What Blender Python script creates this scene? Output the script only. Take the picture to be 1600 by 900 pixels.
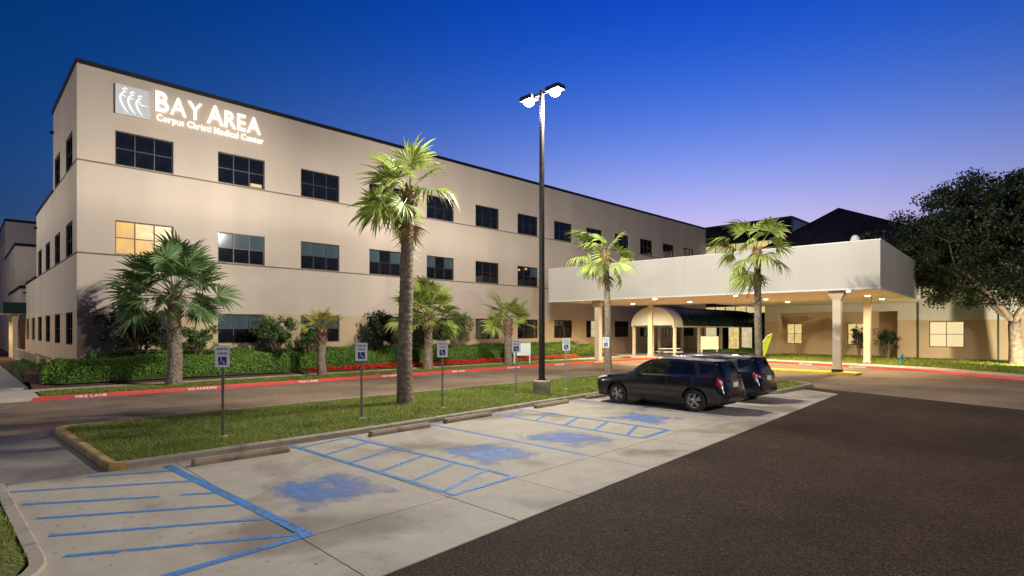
import bpy, bmesh, math, random
import numpy as np
from mathutils import Vector, Matrix, Euler
R = math.radians
rng = np.random.default_rng(7)
random.seed(7)
for o in list(bpy.data.objects):
    bpy.data.objects.remove(o)
S = bpy.context.scene
C = S.collection

# ------------------------------------------------------------------ camera
CAM_H = 2.6
YAW = 45.32
cam_d = bpy.data.cameras.new('camera')
cam = bpy.data.objects.new('camera', cam_d)
C.objects.link(cam)
cam.location = (0, 0, CAM_H)
cam.rotation_euler = (R(90), 0, R(YAW - 90))
cam_d.sensor_width = 36
cam_d.lens = 36 * 880 / 1600
cam_d.shift_y = 65 / 1600
cam_d.clip_start = 0.1
cam_d.clip_end = 5000
S.camera = cam
# ------------------------------------------------------------------ sky at dusk
W = bpy.data.worlds.new('World')
S.world = W
W.use_nodes = True
wn, wl = W.node_tree.nodes, W.node_tree.links
wn.clear()
sky = wn.new('ShaderNodeTexSky')
sky.sky_type = 'NISHITA'
sky.sun_disc = False
sky.sun_elevation = R(-1.5)
GLOW_AZ = 27.3
sky.sun_rotation = R(90 - GLOW_AZ)
sky.altitude = 0
sky.air_density = 1.3
sky.dust_density = 0.4
sky.ozone_density = 4.0
hs = wn.new('ShaderNodeHueSaturation')
hs.inputs['Saturation'].default_value = 1.5
hs.inputs['Value'].default_value = .88
bg = wn.new('ShaderNodeBackground')
bg.inputs['Strength'].default_value = .57
wo = wn.new('ShaderNodeOutputWorld')
wl.new(sky.outputs[0], hs.inputs['Color'])
# lavender afterglow low over the place where the sun went down
def wm(op, a, b=None, v=None):
    m_ = wn.new('ShaderNodeMath'); m_.operation = op
    for i_, x_ in enumerate((a, b)):
        if x_ is None: continue
        if isinstance(x_, (int, float)): m_.inputs[i_].default_value = x_
        else: wl.new(x_, m_.inputs[i_])
    return m_.outputs[0]
wt = wn.new('ShaderNodeTexCoord')
ws = wn.new('ShaderNodeSeparateXYZ'); wl.new(wt.outputs['Generated'], ws.inputs[0])
hz = wm('SQRT', wm('MAXIMUM', wm('SUBTRACT', 1.0, wm('MULTIPLY', ws.outputs[2], ws.outputs[2])), 1e-4))
az = wm('DIVIDE', wm('ADD', wm('MULTIPLY', ws.outputs[0], math.cos(R(GLOW_AZ))), wm('MULTIPLY', ws.outputs[1], math.sin(R(GLOW_AZ)))), hz)
az = wm('POWER', wm('MAXIMUM', az, 0.0), 5.0)
z2 = wm('MULTIPLY', ws.outputs[2], ws.outputs[2])
wc_ = wn.new('ShaderNodeCombineXYZ')
for i_, (amp, sg) in enumerate(((1.08, .215), (.62, .27), (.58, .62))):
    wl.new(wm('MULTIPLY', az, wm('MULTIPLY', wm('EXPONENT', wm('MULTIPLY', z2, -1/sg**2)), amp)), wc_.inputs[i_])
wa = wn.new('ShaderNodeVectorMath'); wa.operation = 'ADD'
wl.new(hs.outputs[0], wa.inputs[0]); wl.new(wc_.outputs[0], wa.inputs[1])
wl.new(wa.outputs[0], bg.inputs[0])
wl.new(bg.outputs[0], wo.inputs[0])
S.view_settings.view_transform = 'Standard'
S.view_settings.look = 'None'
S.view_settings.exposure = .8
S.view_settings.gamma = 1
S.view_settings.use_curve_mapping = False
LAMP_W = 4400          # each head of the lot lamps
IES_K = 14.15
SOFFIT_W = 900
FLOOD_W = 2600

# ------------------------------------------------------------------ materials
M = {}
def nt(name):
    m = bpy.data.materials.new(name)
    m.use_nodes = True
    n, l = m.node_tree.nodes, m.node_tree.links
    b = n['Principled BSDF']
    M[name] = m
    return m, n, l, b
def pm(name, c1, c2=None, scale=4.0, rough=.7, bump=0., bscale=None, metal=0., spec=.5, world=False, detail=6, lo=.35, hi=.65, coat=0., island=0., trans=0., streak=False, bdist=.02):
    """procedural surface: two tones by noise, fine relief"""
    m, n, l, b = nt(name)
    c2 = c2 or tuple(v * .8 for v in c1)
    b.inputs['Roughness'].default_value = rough
    b.inputs['Metallic'].default_value = metal
    b.inputs['Specular IOR Level'].default_value = spec
    b.inputs['Coat Weight'].default_value = coat
    b.inputs['Coat Roughness'].default_value = .05
    if world:
        co = n.new('ShaderNodeNewGeometry').outputs['Position']
    else:
        co = n.new('ShaderNodeTexCoord').outputs['Object']
    if streak:
        mp = n.new('ShaderNodeMapping'); mp.inputs['Scale'].default_value = (1, 1, .12)
        l.new(co, mp.inputs[0]); cs = mp.outputs[0]
    else:
        cs = co
    no = n.new('ShaderNodeTexNoise')
    no.inputs['Scale'].default_value = scale
    no.inputs['Detail'].default_value = detail
    l.new(cs, no.inputs['Vector'])
    cr = n.new('ShaderNodeValToRGB')
    cr.color_ramp.elements[0].position = lo
    cr.color_ramp.elements[1].position = hi
    cr.color_ramp.elements[0].color = (*c1, 1)
    cr.color_ramp.elements[1].color = (*c2, 1)
    l.new(no.outputs['Fac'], cr.inputs[0])
    out = cr.outputs[0]
    if island:
        g = n.new('ShaderNodeNewGeometry')
        mr = n.new('ShaderNodeMapRange')
        mr.inputs['To Min'].default_value = 1 - island
        mr.inputs['To Max'].default_value = 1 + island
        l.new(g.outputs['Random Per Island'], mr.inputs['Value'])
        h = n.new('ShaderNodeHueSaturation')
        l.new(mr.outputs[0], h.inputs['Value'])
        l.new(out, h.inputs['Color'])
        out = h.outputs[0]
    l.new(out, b.inputs['Base Color'])
    if bump:
        nb = n.new('ShaderNodeTexNoise')
        nb.inputs['Scale'].default_value = bscale or scale * 12
        nb.inputs['Detail'].default_value = 4
        l.new(co, nb.inputs['Vector'])
        bp = n.new('ShaderNodeBump')
        bp.inputs['Strength'].default_value = bump
        bp.inputs['Distance'].default_value = bdist
        l.new(nb.outputs['Fac'], bp.inputs['Height'])
        l.new(bp.outputs[0], b.inputs['Normal'])
    if trans:
        tr = n.new('ShaderNodeBsdfTranslucent')
        l.new(out, tr.inputs[0])
        mx = n.new('ShaderNodeMixShader'); mx.inputs[0].default_value = trans
        l.new(b.outputs[0], mx.inputs[1]); l.new(tr.outputs[0], mx.inputs[2])
        l.new(mx.outputs[0], n['Material Output'].inputs[0])
    return m
def emit(name, col, strength, base=(.06, .055, .05), noise=0., scale=3., stripes=0.):
    m, n, l, b = nt(name)
    b.inputs['Base Color'].default_value = (*base, 1)
    b.inputs['Roughness'].default_value = .3
    b.inputs['Emission Color'].default_value = (*col, 1)
    b.inputs['Emission Strength'].default_value = strength
    if noise or stripes:
        tc = n.new('ShaderNodeTexCoord')
        if stripes:
            tx = n.new('ShaderNodeTexWave'); tx.wave_type = 'BANDS'; tx.bands_direction = 'Z'
            tx.inputs['Scale'].default_value = stripes; tx.inputs['Distortion'].default_value = .4
        else:
            tx = n.new('ShaderNodeTexNoise'); tx.inputs['Scale'].default_value = scale
        l.new(tc.outputs['Object'], tx.inputs['Vector'])
        mr = n.new('ShaderNodeMapRange')
        mr.inputs['To Min'].default_value = strength * (1 - noise)
        mr.inputs['To Max'].default_value = strength * (1 + noise * .4)
        l.new(tx.outputs['Fac'], mr.inputs['Value'])
        l.new(mr.outputs[0], b.inputs['Emission Strength'])
    return m
def paint(name, col, wear_lo, wear_hi, scale=6., rough=.6, ragged=False):
    """road paint worn through in patches"""
    m, n, l, b = nt(name)
    g = n.new('ShaderNodeNewGeometry')
    no = n.new('ShaderNodeTexNoise'); no.inputs['Scale'].default_value = scale
    no.inputs['Detail'].default_value = 9; no.inputs['Roughness'].default_value = .68
    l.new(g.outputs['Position'], no.inputs['Vector'])
    mr = n.new('ShaderNodeMapRange')
    mr.inputs['From Min'].default_value = wear_lo; mr.inputs['From Max'].default_value = wear_hi
    l.new(no.outputs['Fac'], mr.inputs['Value'])
    b.inputs['Base Color'].default_value = (*col, 1)
    b.inputs['Roughness'].default_value = rough
    if ragged:      # worn away unevenly from the edges inwards
        tc = n.new('ShaderNodeTexCoord')
        vs = n.new('ShaderNodeVectorMath'); vs.operation = 'SUBTRACT'; vs.inputs[1].default_value = (.5, .5, .5); l.new(tc.outputs['Generated'], vs.inputs[0])
        va = n.new('ShaderNodeVectorMath'); va.operation = 'ABSOLUTE'; l.new(vs.outputs[0], va.inputs[0])
        sx = n.new('ShaderNodeSeparateXYZ'); l.new(va.outputs[0], sx.inputs[0])
        mm = n.new('ShaderNodeMath'); mm.operation = 'MAXIMUM'; l.new(sx.outputs[0], mm.inputs[0]); l.new(sx.outputs[1], mm.inputs[1])
        er = n.new('ShaderNodeMapRange'); er.inputs['From Min'].default_value = .2; er.inputs['From Max'].default_value = .5; er.inputs['To Max'].default_value = .28
        l.new(mm.outputs[0], er.inputs['Value'])
        sb = n.new('ShaderNodeMath'); sb.operation = 'SUBTRACT'; l.new(no.outputs['Fac'], sb.inputs[0]); l.new(er.outputs[0], sb.inputs[1])
        l.new(sb.outputs[0], mr.inputs['Value'])
    t = n.new('ShaderNodeBsdfTransparent')
    mx = n.new('ShaderNodeMixShader')
    l.new(mr.outputs[0], mx.inputs[0]); l.new(t.outputs[0], mx.inputs[1]); l.new(b.outputs[0], mx.inputs[2])
    l.new(mx.outputs[0], n['Material Output'].inputs[0])
    return m
def aggregate(name, c1, c2, c3, rough=.85, big=.25):
    """asphalt: fine stones, patches"""
    m, n, l, b = nt(name)
    g = n.new('ShaderNodeNewGeometry')
    v = n.new('ShaderNodeTexVoronoi'); v.inputs['Scale'].default_value = 62
    l.new(g.outputs['Position'], v.inputs['Vector'])
    cr = n.new('ShaderNodeValToRGB')
    cr.color_ramp.elements[0].color = (*c1, 1); cr.color_ramp.elements[1].color = (*c3, 1)
    e = cr.color_ramp.elements.new(.6); e.color = (*c2, 1)
    sep = n.new('ShaderNodeSeparateColor'); l.new(v.outputs['Color'], sep.inputs[0])
    l.new(sep.outputs[0], cr.inputs[0])
    no = n.new('ShaderNodeTexNoise'); no.inputs['Scale'].default_value = big; no.inputs['Detail'].default_value = 8
    no.inputs['Roughness'].default_value = .65
    l.new(g.outputs['Position'], no.inputs['Vector'])
    mr = n.new('ShaderNodeMapRange'); mr.inputs['From Min'].default_value = .3; mr.inputs['From Max'].default_value = .7
    mr.inputs['To Min'].default_value = .6; mr.inputs['To Max'].default_value = 1.45
    l.new(no.outputs['Fac'], mr.inputs['Value'])
    h = n.new('ShaderNodeHueSaturation'); l.new(mr.outputs[0], h.inputs['Value']); l.new(cr.outputs[0], h.inputs['Color'])
    l.new(h.outputs[0], b.inputs['Base Color'])
    b.inputs['Roughness'].default_value = rough
    b.inputs['Specular IOR Level'].default_value = .12
    bp = n.new('ShaderNodeBump'); bp.inputs['Strength'].default_value = .7; bp.inputs['Distance'].default_value = .012
    l.new(v.outputs['Distance'], bp.inputs['Height']); l.new(bp.outputs[0], b.inputs['Normal'])
    return m
def concrete(name, c1, c2, stain, lo=.53, hi=.66, sc=.45):
    m, n, l, b = nt(name)
    g = n.new('ShaderNodeNewGeometry')
    a = n.new('ShaderNodeTexNoise'); a.inputs['Scale'].default_value = 1.6; a.inputs['Detail'].default_value = 9; a.inputs['Roughness'].default_value = .7
    s = n.new('ShaderNodeTexNoise'); s.inputs['Scale'].default_value = sc; s.inputs['Detail'].default_value = 5; s.inputs['Distortion'].default_value = .6
    d = n.new('ShaderNodeTexNoise'); d.inputs['Scale'].default_value = 9; d.inputs['Detail'].default_value = 3
    f = n.new('ShaderNodeTexNoise'); f.inputs['Scale'].default_value = 90
    for t in (a, s, d, f): l.new(g.outputs['Position'], t.inputs['Vector'])
    cr = n.new('ShaderNodeValToRGB'); cr.color_ramp.elements[0].position = .3; cr.color_ramp.elements[1].position = .7
    cr.color_ramp.elements[0].color = (*c1, 1); cr.color_ramp.elements[1].color = (*c2, 1)
    l.new(a.outputs['Fac'], cr.inputs[0])
    sm = n.new('ShaderNodeMapRange'); sm.inputs['From Min'].default_value = lo; sm.inputs['From Max'].default_value = hi
    sm.inputs['To Max'].default_value = .75
    l.new(s.outputs['Fac'], sm.inputs['Value'])
    m1 = n.new('ShaderNodeMix'); m1.data_type = 'RGBA'
    l.new(sm.outputs[0], m1.inputs['Factor']); l.new(cr.outputs[0], m1.inputs['A']); m1.inputs['B'].default_value = (*stain, 1)
    dm = n.new('ShaderNodeMapRange'); dm.inputs['From Min'].default_value = .66; dm.inputs['From Max'].default_value = .74
    dm.inputs['To Max'].default_value = .8
    l.new(d.outputs['Fac'], dm.inputs['Value'])
    m2 = n.new('ShaderNodeMix'); m2.data_type = 'RGBA'
    l.new(dm.outputs[0], m2.inputs['Factor']); l.new(m1.outputs['Result'], m2.inputs['A']); m2.inputs['B'].default_value = (.05, .045, .04, 1)
    l.new(m2.outputs['Result'], b.inputs['Base Color'])
    b.inputs['Roughness'].default_value = .75
    bp = n.new('ShaderNodeBump'); bp.inputs['Strength'].default_value = .25; bp.inputs['Distance'].default_value = .006
    l.new(f.outputs['Fac'], bp.inputs['Height']); l.new(bp.outputs[0], b.inputs['Normal'])
    return m

aggregate('asphalt', (.017, .0102, .006), (.040, .0245, .0145), (.105, .067, .041))
aggregate('old_asphalt', (.15, .105, .072), (.225, .162, .112), (.33, .245, .175))
concrete('concrete', (.30, .265, .205), (.40, .355, .28), (.13, .10, .07))
concrete('drive_concrete', (.20, .172, .14), (.27, .235, .19), (.12, .098, .075))
concrete('walk_concrete', (.45, .40, .32), (.55, .49, .40), (.30, .26, .20))
concrete('kerb', (.27, .225, .165), (.37, .315, .24), (.16, .13, .10), sc=2.)
concrete('old_concrete', (.24, .185, .125), (.34, .265, .18), (.13, .10, .07), sc=2.5)
pm('joint', (.05, .045, .04), (.08, .07, .06), 6, .9, world=True)
pm('red_kerb', (.66, .06, .06), (.52, .07, .065), 3., .6, .2, 40, world=True)
pm('yellow_kerb', (.55, .33, .07), (.30, .22, .10), 2.2, .7, .2, 30, world=True, lo=.4, hi=.62)
pm('yellow_paint', (.75, .52, .03), (.55, .36, .03), 2., .6, .1, 30, world=True)
pm('soil', (.06, .045, .03), (.09, .07, .045), 2, .95, .5, 20, world=True)
pm('mulch', (.16, .055, .035), (.07, .03, .02), 9, .95, .8, 40, world=True)
pm('turf', (.08, .10, .016), (.12, .135, .03), 1.6, .95, .6, 30, world=True)
pm('grass_blade', (.18, .25, .028), (.27, .30, .05), .8, .7, world=True, island=.35, trans=.3)
pm('stucco', (.50, .425, .355), (.56, .475, .40), .5, .85, .18, 60, streak=True)
pm('stucco_tan', (.50, .37, .235), (.56, .42, .27), .5, .85, .18, 60, streak=True)
pm('stucco_pale', (.54, .53, .475), (.60, .585, .53), .35, .8, .12, 60, streak=True)
pm('soffit', (.66, .55, .40), (.70, .59, .43), .5, .8)
pm('cream', (.72, .62, .46), (.66, .56, .41), 1.2, .7, .1, 30)
pm('groove', (.17, .12, .095), (.21, .15, .12), 3, .9)
pm('coping', (.009, .009, .013), (.014, .014, .018), 3, .45, metal=.3)
pm('roof_metal', (.030, .024, .024), (.045, .036, .034), 1.5, .85, .2, 12, spec=.1)
pm('flat_roof', (.18, .17, .16), (.24, .23, .21), 1, .9, .2)
pm('green_metal', (.012, .045, .04), (.02, .06, .052), 1.5, .35, metal=.4)
pm('white_fabric', (.72, .74, .70), (.78, .79, .75), 1.5, .5, trans=.25)
pm('window_frame', (.045, .032, .028), (.06, .042, .036), 5, .45, metal=.3)
pm('white_frame', (.55, .50, .40), (.5, .45, .36), 5, .5)
pm('glass_dark', (.006, .008, .012), (.012, .015, .022), 1.2, .04, spec=.8)
pm('glass_blind', (.05, .085, .11), (.085, .13, .155), 1., .08, spec=.8, streak=True)
pm('glass_black', (.004, .005, .008), (.008, .009, .014), 1.2, .08, spec=.7)
emit('lit_window', (1., .72, .28), .58, noise=.75, scale=2.2)
emit('lit_amber', (1., .52, .06), .50, noise=.55, scale=1.6)
emit('lit_blind', (1., .80, .42), .56, noise=.22, stripes=9)
emit('lit_cream', (1., .80, .46), .45, noise=.5, scale=1.5)
emit('sign_letter', (1., .93, .76), .65, base=(.5, .5, .5))
emit('sign_figure', (1., .98, .95), .6)
emit('sign_panel', (.86, .88, .88), .22, base=(.30, .31, .31), noise=.3, scale=6)
emit('lamp_lens', (1., .97, .88), 60)
emit('downlight_lens', (1., .86, .60), 14)
pm('pole_paint', (.018, .016, .016), (.028, .024, .022), 3, .45, metal=.2)
pm('steel', (.36, .36, .36), (.28, .28, .28), 8, .4, metal=.8)
pm('sign_white', (.86, .86, .84), (.82, .82, .80), 5, .45)
pm('sign_blue', (.012, .03, .22), (.016, .04, .26), 5, .45)
pm('pale_board', (.62, .72, .72), (.70, .76, .74), 2, .5)
pm('cream_board', (.80, .74, .62), (.75, .69, .57), 2, .5)
paint('blue_line', (.035, .20, .50), .33, .50, 8)
paint('blue_faded', (.075, .18, .46), .24, .62, 1.9, ragged=True)
paint('white_letter', (.80, .76, .72), .2, .3, 9)
pm('palm_trunk', (.30, .24, .185), (.15, .115, .085), 7, .95, 1., 16, bdist=.08)
pm('palm_boot', (.26, .15, .07), (.13, .075, .04), 8, .95, .6, 30)
pm('bark', (.17, .135, .10), (.09, .07, .05), 5, .95, .9, 18)
pm('stem', (.20, .16, .11), (.13, .10, .07), 5, .9, .4, 20)
pm('frond_green', (.22, .29, .05), (.30, .36, .085), 2.5, .5, island=.3, trans=.3)
pm('frond_deep', (.075, .145, .045), (.12, .19, .065), 2.5, .5, island=.3, trans=.25)
pm('frond_yellow', (.22, .22, .035), (.30, .27, .05), 2.5, .5, island=.3, trans=.3)
pm('frond_dead', (.26, .17, .075), (.18, .11, .05), 3, .9, island=.3)
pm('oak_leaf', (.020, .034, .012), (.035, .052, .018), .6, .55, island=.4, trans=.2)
pm('hedge_leaf', (.11, .24, .024), (.17, .30, .04), .7, .55, world=True, island=.4, trans=.25)
pm('hedge_lime', (.15, .25, .025), (.21, .30, .04), .7, .55, world=True, island=.4, trans=.25)
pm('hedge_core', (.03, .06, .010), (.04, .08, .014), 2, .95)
pm('shrub_leaf', (.06, .13, .026), (.10, .17, .04), .8, .5, island=.4, trans=.25)
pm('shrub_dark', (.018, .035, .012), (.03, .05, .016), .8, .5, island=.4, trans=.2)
pm('red_flower', (.70, .02, .015), (.62, .05, .02), 2, .6, world=True, island=.3, trans=.2)
pm('orange_flower', (.62, .13, .02), (.55, .07, .02), 2, .6, world=True, island=.3, trans=.2)
pm('car_paint', (.012, .011, .017), (.014, .013, .020), 3, .25, metal=.2, spec=.5, coat=.6)
pm('car_paint_blue', (.007, .008, .016), (.009, .010, .020), 3, .25, metal=.2, spec=.5, coat=.6)
pm('car_glass', (.004, .004, .005), (.006, .006, .008), 3, .03, spec=.9)
pm('black_plastic', (.012, .012, .013), (.018, .018, .018), 9, .6)
pm('tyre', (.012, .012, .012), (.02, .02, .02), 9, .85, .3, 60)
pm('alloy', (.42, .41, .40), (.34, .33, .32), 9, .3, metal=.85)
pm('chrome', (.62, .62, .63), (.55, .55, .56), 9, .12, metal=1.)
pm('tail_red', (.38, .008, .012), (.30, .006, .010), 9, .12, spec=.8, coat=1.)
pm('lamp_clear', (.75, .72, .70), (.65, .62, .60), 9, .1, spec=.8)
pm('lime_fabric', (.42, .60, .02), (.36, .54, .02), 2, .6, trans=.4)
pm('teal_paint', (.02, .22, .26), (.03, .17, .20), 5, .5)
pm('white_metal', (.76, .76, .74), (.70, .70, .68), 5, .45)

# ------------------------------------------------------------------ mesh helpers
class MB:
    def __init__(s): s.v = []; s.f = []
    def add(s, vs, fs):
        k = len(s.v); s.v += [tuple(p) for p in vs]; s.f += [tuple(i + k for i in f) for f in fs]; return s
    def box(s, x0, x1, y0, y1, z0, z1):
        return s.add([(x0,y0,z0),(x1,y0,z0),(x1,y1,z0),(x0,y1,z0),(x0,y0,z1),(x1,y0,z1),(x1,y1,z1),(x0,y1,z1)],
                     [(3,2,1,0),(4,5,6,7),(0,1,5,4),(1,2,6,5),(2,3,7,6),(3,0,4,7)])
    def cbox(s, x0, x1, y0, y1, z0, z1, c=.01):
        """box with chamfered top edges"""
        return s.add([(x0,y0,z0),(x1,y0,z0),(x1,y1,z0),(x0,y1,z0),(x0,y0,z1-c),(x1,y0,z1-c),(x1,y1,z1-c),(x0,y1,z1-c),
                      (x0+c,y0+c,z1),(x1-c,y0+c,z1),(x1-c,y1-c,z1),(x0+c,y1-c,z1)],
                     [(3,2,1,0),(0,1,5,4),(1,2,6,5),(2,3,7,6),(3,0,4,7),(4,5,9,8),(5,6,10,9),(6,7,11,10),(7,4,8,11),(8,9,10,11)])
    def prism(s, poly, z0, z1):
        n = len(poly)
        zt = z1 if callable(z1) else (lambda x, y: z1)
        vs = [(x, y, z0) for x, y in poly] + [(x, y, zt(x, y)) for x, y in poly]
        return s.add(vs, [tuple(range(n))[::-1], tuple(range(n, 2*n))] + [(i, (i+1) % n, n + (i+1) % n, n + i) for i in range(n)])
    def sheet(s, poly, z):
        zz = z if callable(z) else (lambda x, y: z)
        return s.add([(x, y, zz(x, y)) for x, y in poly], [tuple(range(len(poly)))])
    def tube(s, pts, rad, n=10, cap=True, squash=1.):
        pts = [Vector(p) for p in pts]
        rad = rad if hasattr(rad, '__len__') else [rad] * len(pts)
        k = len(s.v); up = None
        for i, p in enumerate(pts):
            d = (pts[min(i+1, len(pts)-1)] - pts[max(i-1, 0)]).normalized()
            if up is None:
                up = Vector((0, 1, 0)) if abs(d.z) > .8 else Vector((0, 0, 1))
            a = d.cross(up).normalized(); b = a.cross(d).normalized(); up = b
            for j in range(n):
                t = 2*math.pi*j/n
                s.v.append(tuple(p + (a*math.cos(t) + b*math.sin(t)*squash) * rad[i]))
        for i in range(len(pts)-1):
            for j in range(n):
                s.f.append((k+i*n+j, k+i*n+(j+1) % n, k+(i+1)*n+(j+1) % n, k+(i+1)*n+j))
        if cap:
            s.f.append(tuple(k+j for j in range(n))[::-1]); s.f.append(tuple(k+(len(pts)-1)*n+j for j in range(n)))
        return s
    def lathe(s, prof, n=24, axis='z', c=(0, 0, 0), cap=True):
        k = len(s.v)
        for r, h in prof:
            for j in range(n):
                t = 2*math.pi*j/n
                p = (r*math.cos(t), r*math.sin(t), h)
                if axis == 'y': p = (p[0], h, p[1])
                s.v.append((p[0]+c[0], p[1]+c[1], p[2]+c[2]))
        for i in range(len(prof)-1):
            for j in range(n):
                s.f.append((k+i*n+j, k+i*n+(j+1) % n, k+(i+1)*n+(j+1) % n, k+(i+1)*n+j))
        if cap: s.f.append(tuple(k+j for j in range(n))[::-1]); s.f.append(tuple(k+(len(prof)-1)*n+j for j in range(n)))
        return s
    def mesh(s, name, mat, smooth=False, fix=True):
        me = bpy.data.meshes.new(name)
        me.from_pydata(s.v, [], s.f)
        me.materials.append(M[mat])
        if fix:
            bm = bmesh.new(); bm.from_mesh(me); bmesh.ops.recalc_face_normals(bm, faces=bm.faces); bm.to_mesh(me); bm.free()
        if smooth:
            me.shade_smooth()
        me.update()
        return me
    def build(s, name, mat, parent=None, smooth=False, loc=None, rz=0., fix=True):
        return link(name, s.mesh(name, mat, smooth, fix), parent, loc, rz)
def link(name, me, parent=None, loc=None, rz=0., rot=None, scale=None):
    o = bpy.data.objects.new(name, me)
    C.objects.link(o)
    if parent: o.parent = parent
    if loc is not None: o.location = loc
    o.rotation_euler = rot or (0, 0, rz)
    if scale: o.scale = (scale,)*3 if not hasattr(scale, '__len__') else scale
    return o
def tag(o, label, cat, group=None):
    o['label'] = label; o['category'] = cat
    if group: o['group'] = group
    return o
def kind(o, k): o['kind'] = k; return o
def thing(name, label, cat, loc=(0, 0, 0), rz=0., group=None):
    o = bpy.data.objects.new(name, None); C.objects.link(o)
    o.empty_display_size = .2
    o.location = loc; o.rotation_euler = (0, 0, rz)
    return tag(o, label, cat, group)
def quads_mesh(name, V, mat, n=4):
    """V: (N,n,3) array of separate faces"""
    N = V.shape[0]
    me = bpy.data.meshes.new(name)
    me.vertices.add(N*n); me.vertices.foreach_set('co', V.reshape(-1).astype(np.float32))
    me.loops.add(N*n); me.loops.foreach_set('vertex_index', np.arange(N*n, dtype=np.int32))
    me.polygons.add(N); me.polygons.foreach_set('loop_start', np.arange(0, N*n, n, dtype=np.int32))
    me.materials.append(M[mat]); me.update(calc_edges=True)
    return me
def leaf_quads(ctr, size, rng, asp=.5, face=None):
    """leaf-sized faces; face = preferred direction of their upper sides"""
    N = len(ctr)
    d = rng.normal(size=(N, 3)); d /= np.linalg.norm(d, axis=1)[:, None]
    u = rng.normal(size=(N, 3))
    if face is not None:
        n = rng.normal(size=(N, 3))*.55+face; n /= np.linalg.norm(n, axis=1)[:, None]
        d -= n*(d*n).sum(1)[:, None]; d /= np.linalg.norm(d, axis=1)[:, None]; u = np.cross(n, d)
    u -= d*(u*d).sum(1)[:, None]; u /= np.linalg.norm(u, axis=1)[:, None]
    sz = size*(.6 + .8*rng.random(N))[:, None]
    a = d*sz; b = u*sz*asp
    return np.stack([ctr - a*.5, ctr + b*.5 + a*.05, ctr + a*.5, ctr - b*.5 + a*.05], 1)
def inpoly(pts, poly):
    x, y = pts[:, 0], pts[:, 1]; ins = np.zeros(len(pts), bool); n = len(poly)
    for i in range(n):
        x1, y1 = poly[i]; x2, y2 = poly[(i+1) % n]
        c = (y1 > y) != (y2 > y)
        ins ^= c & (x < (x2-x1)*(y-y1)/((y2-y1) if y2 != y1 else 1e-9) + x1)
    return ins
def grass(name, poly, n, z, h=.06, w=.012, seed=1):
    r = np.random.default_rng(seed)
    P = np.array(poly); lo, hi = P.min(0), P.max(0)
    p = lo + (hi-lo)*r.random((int(n*1.6), 2)); p = p[inpoly(p, poly)][:n]; N = len(p)
    zz = np.array([z(a, b) for a, b in p]) if callable(z) else np.full(N, z)
    t = r.random(N)*2*np.pi; hh = h*(.5 + r.random(N)); ww = w*(.7 + .6*r.random(N))
    dx, dy = np.cos(t)*ww, np.sin(t)*ww
    lx, ly = r.normal(size=N)*hh*.85, r.normal(size=N)*hh*.85
    V = np.stack([np.stack([p[:, 0]-dx, p[:, 1]-dy, zz], 1), np.stack([p[:, 0]+dx, p[:, 1]+dy, zz], 1), np.stack([p[:, 0]+lx, p[:, 1]+ly, zz+hh], 1)], 1)
    return quads_mesh(name, V, 'grass_blade', 3)
def arc(cx, cy, r, a0, a1, n=8):
    return [(cx + r*math.cos(R(a0+(a1-a0)*i/n)), cy + r*math.sin(R(a0+(a1-a0)*i/n))) for i in range(n+1)]

# text -> meshes, one per character
def glyph(ch, size, depth, mat, bold=0.):
    cu = bpy.data.curves.new('glyph', 'FONT'); cu.body = ch; cu.size = size; cu.extrude = depth; cu.offset = bold
    cu.resolution_u = 3
    o = bpy.data.objects.new('glyph', cu); C.objects.link(o)
    dg = bpy.context.evaluated_depsgraph_get(); dg.update()
    me = bpy.data.meshes.new_from_object(o.evaluated_get(dg))
    bpy.data.objects.remove(o); bpy.data.curves.remove(cu)
    me.materials.clear(); me.materials.append(M[mat])
    return me
_g = {}
def write(text, size, depth, mat, width=None, bold=0., gap=.09, space=.35, caps=None):
    """list of (char, mesh, x, scale) laid out from x = 0, total width"""
    out = []; x = 0
    for i, ch in enumerate(text):
        sc = caps[i] if caps else 1.
        if ch == ' ': x += space*size; continue
        key = (ch, size, depth, mat, bold)
        if key not in _g: _g[key] = glyph(ch, size, depth, mat, bold)
        me = _g[key]; xs = [v.co.x for v in me.vertices]
        out.append((ch, me, x - min(xs)*sc, sc)); x += (max(xs)-min(xs))*sc + gap*size
    tot = x - gap*size
    k = width/tot if width else 1.
    return [(c, m, px*k, s, k) for c, m, px, s in out], tot*k
def put_text(text, parent, loc, size, mat, width=None, depth=.004, rot=(R(90), 0, 0), along=(1, 0, 0), **kw):
    lay, tot = write(text, size, depth, mat, width, **kw)
    for c, m, px, s, k in lay:
        o = link('letter', m, parent, (loc[0]+along[0]*px, loc[1]+along[1]*px, loc[2]+along[2]*px), rot=rot)
        o.scale = (k*s, s, s)
    return tot
def flat_text(text, name, mat, width, size, depth=.002, **kw):
    """one joined mesh centred on x (flat print)"""
    lay, tot = write(text, size, depth, mat, width, **kw)
    vs, fs = [], []
    for c, m, px, s, k in lay:
        b = len(vs)
        vs += [(v.co.x*k*s + px - tot/2, v.co.y*s, v.co.z) for v in m.vertices]
        fs += [tuple(i+b for i in p.vertices) for p in m.polygons]
    mb = MB(); mb.v = vs; mb.f = fs
    return mb.mesh(name, mat, fix=False)

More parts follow.
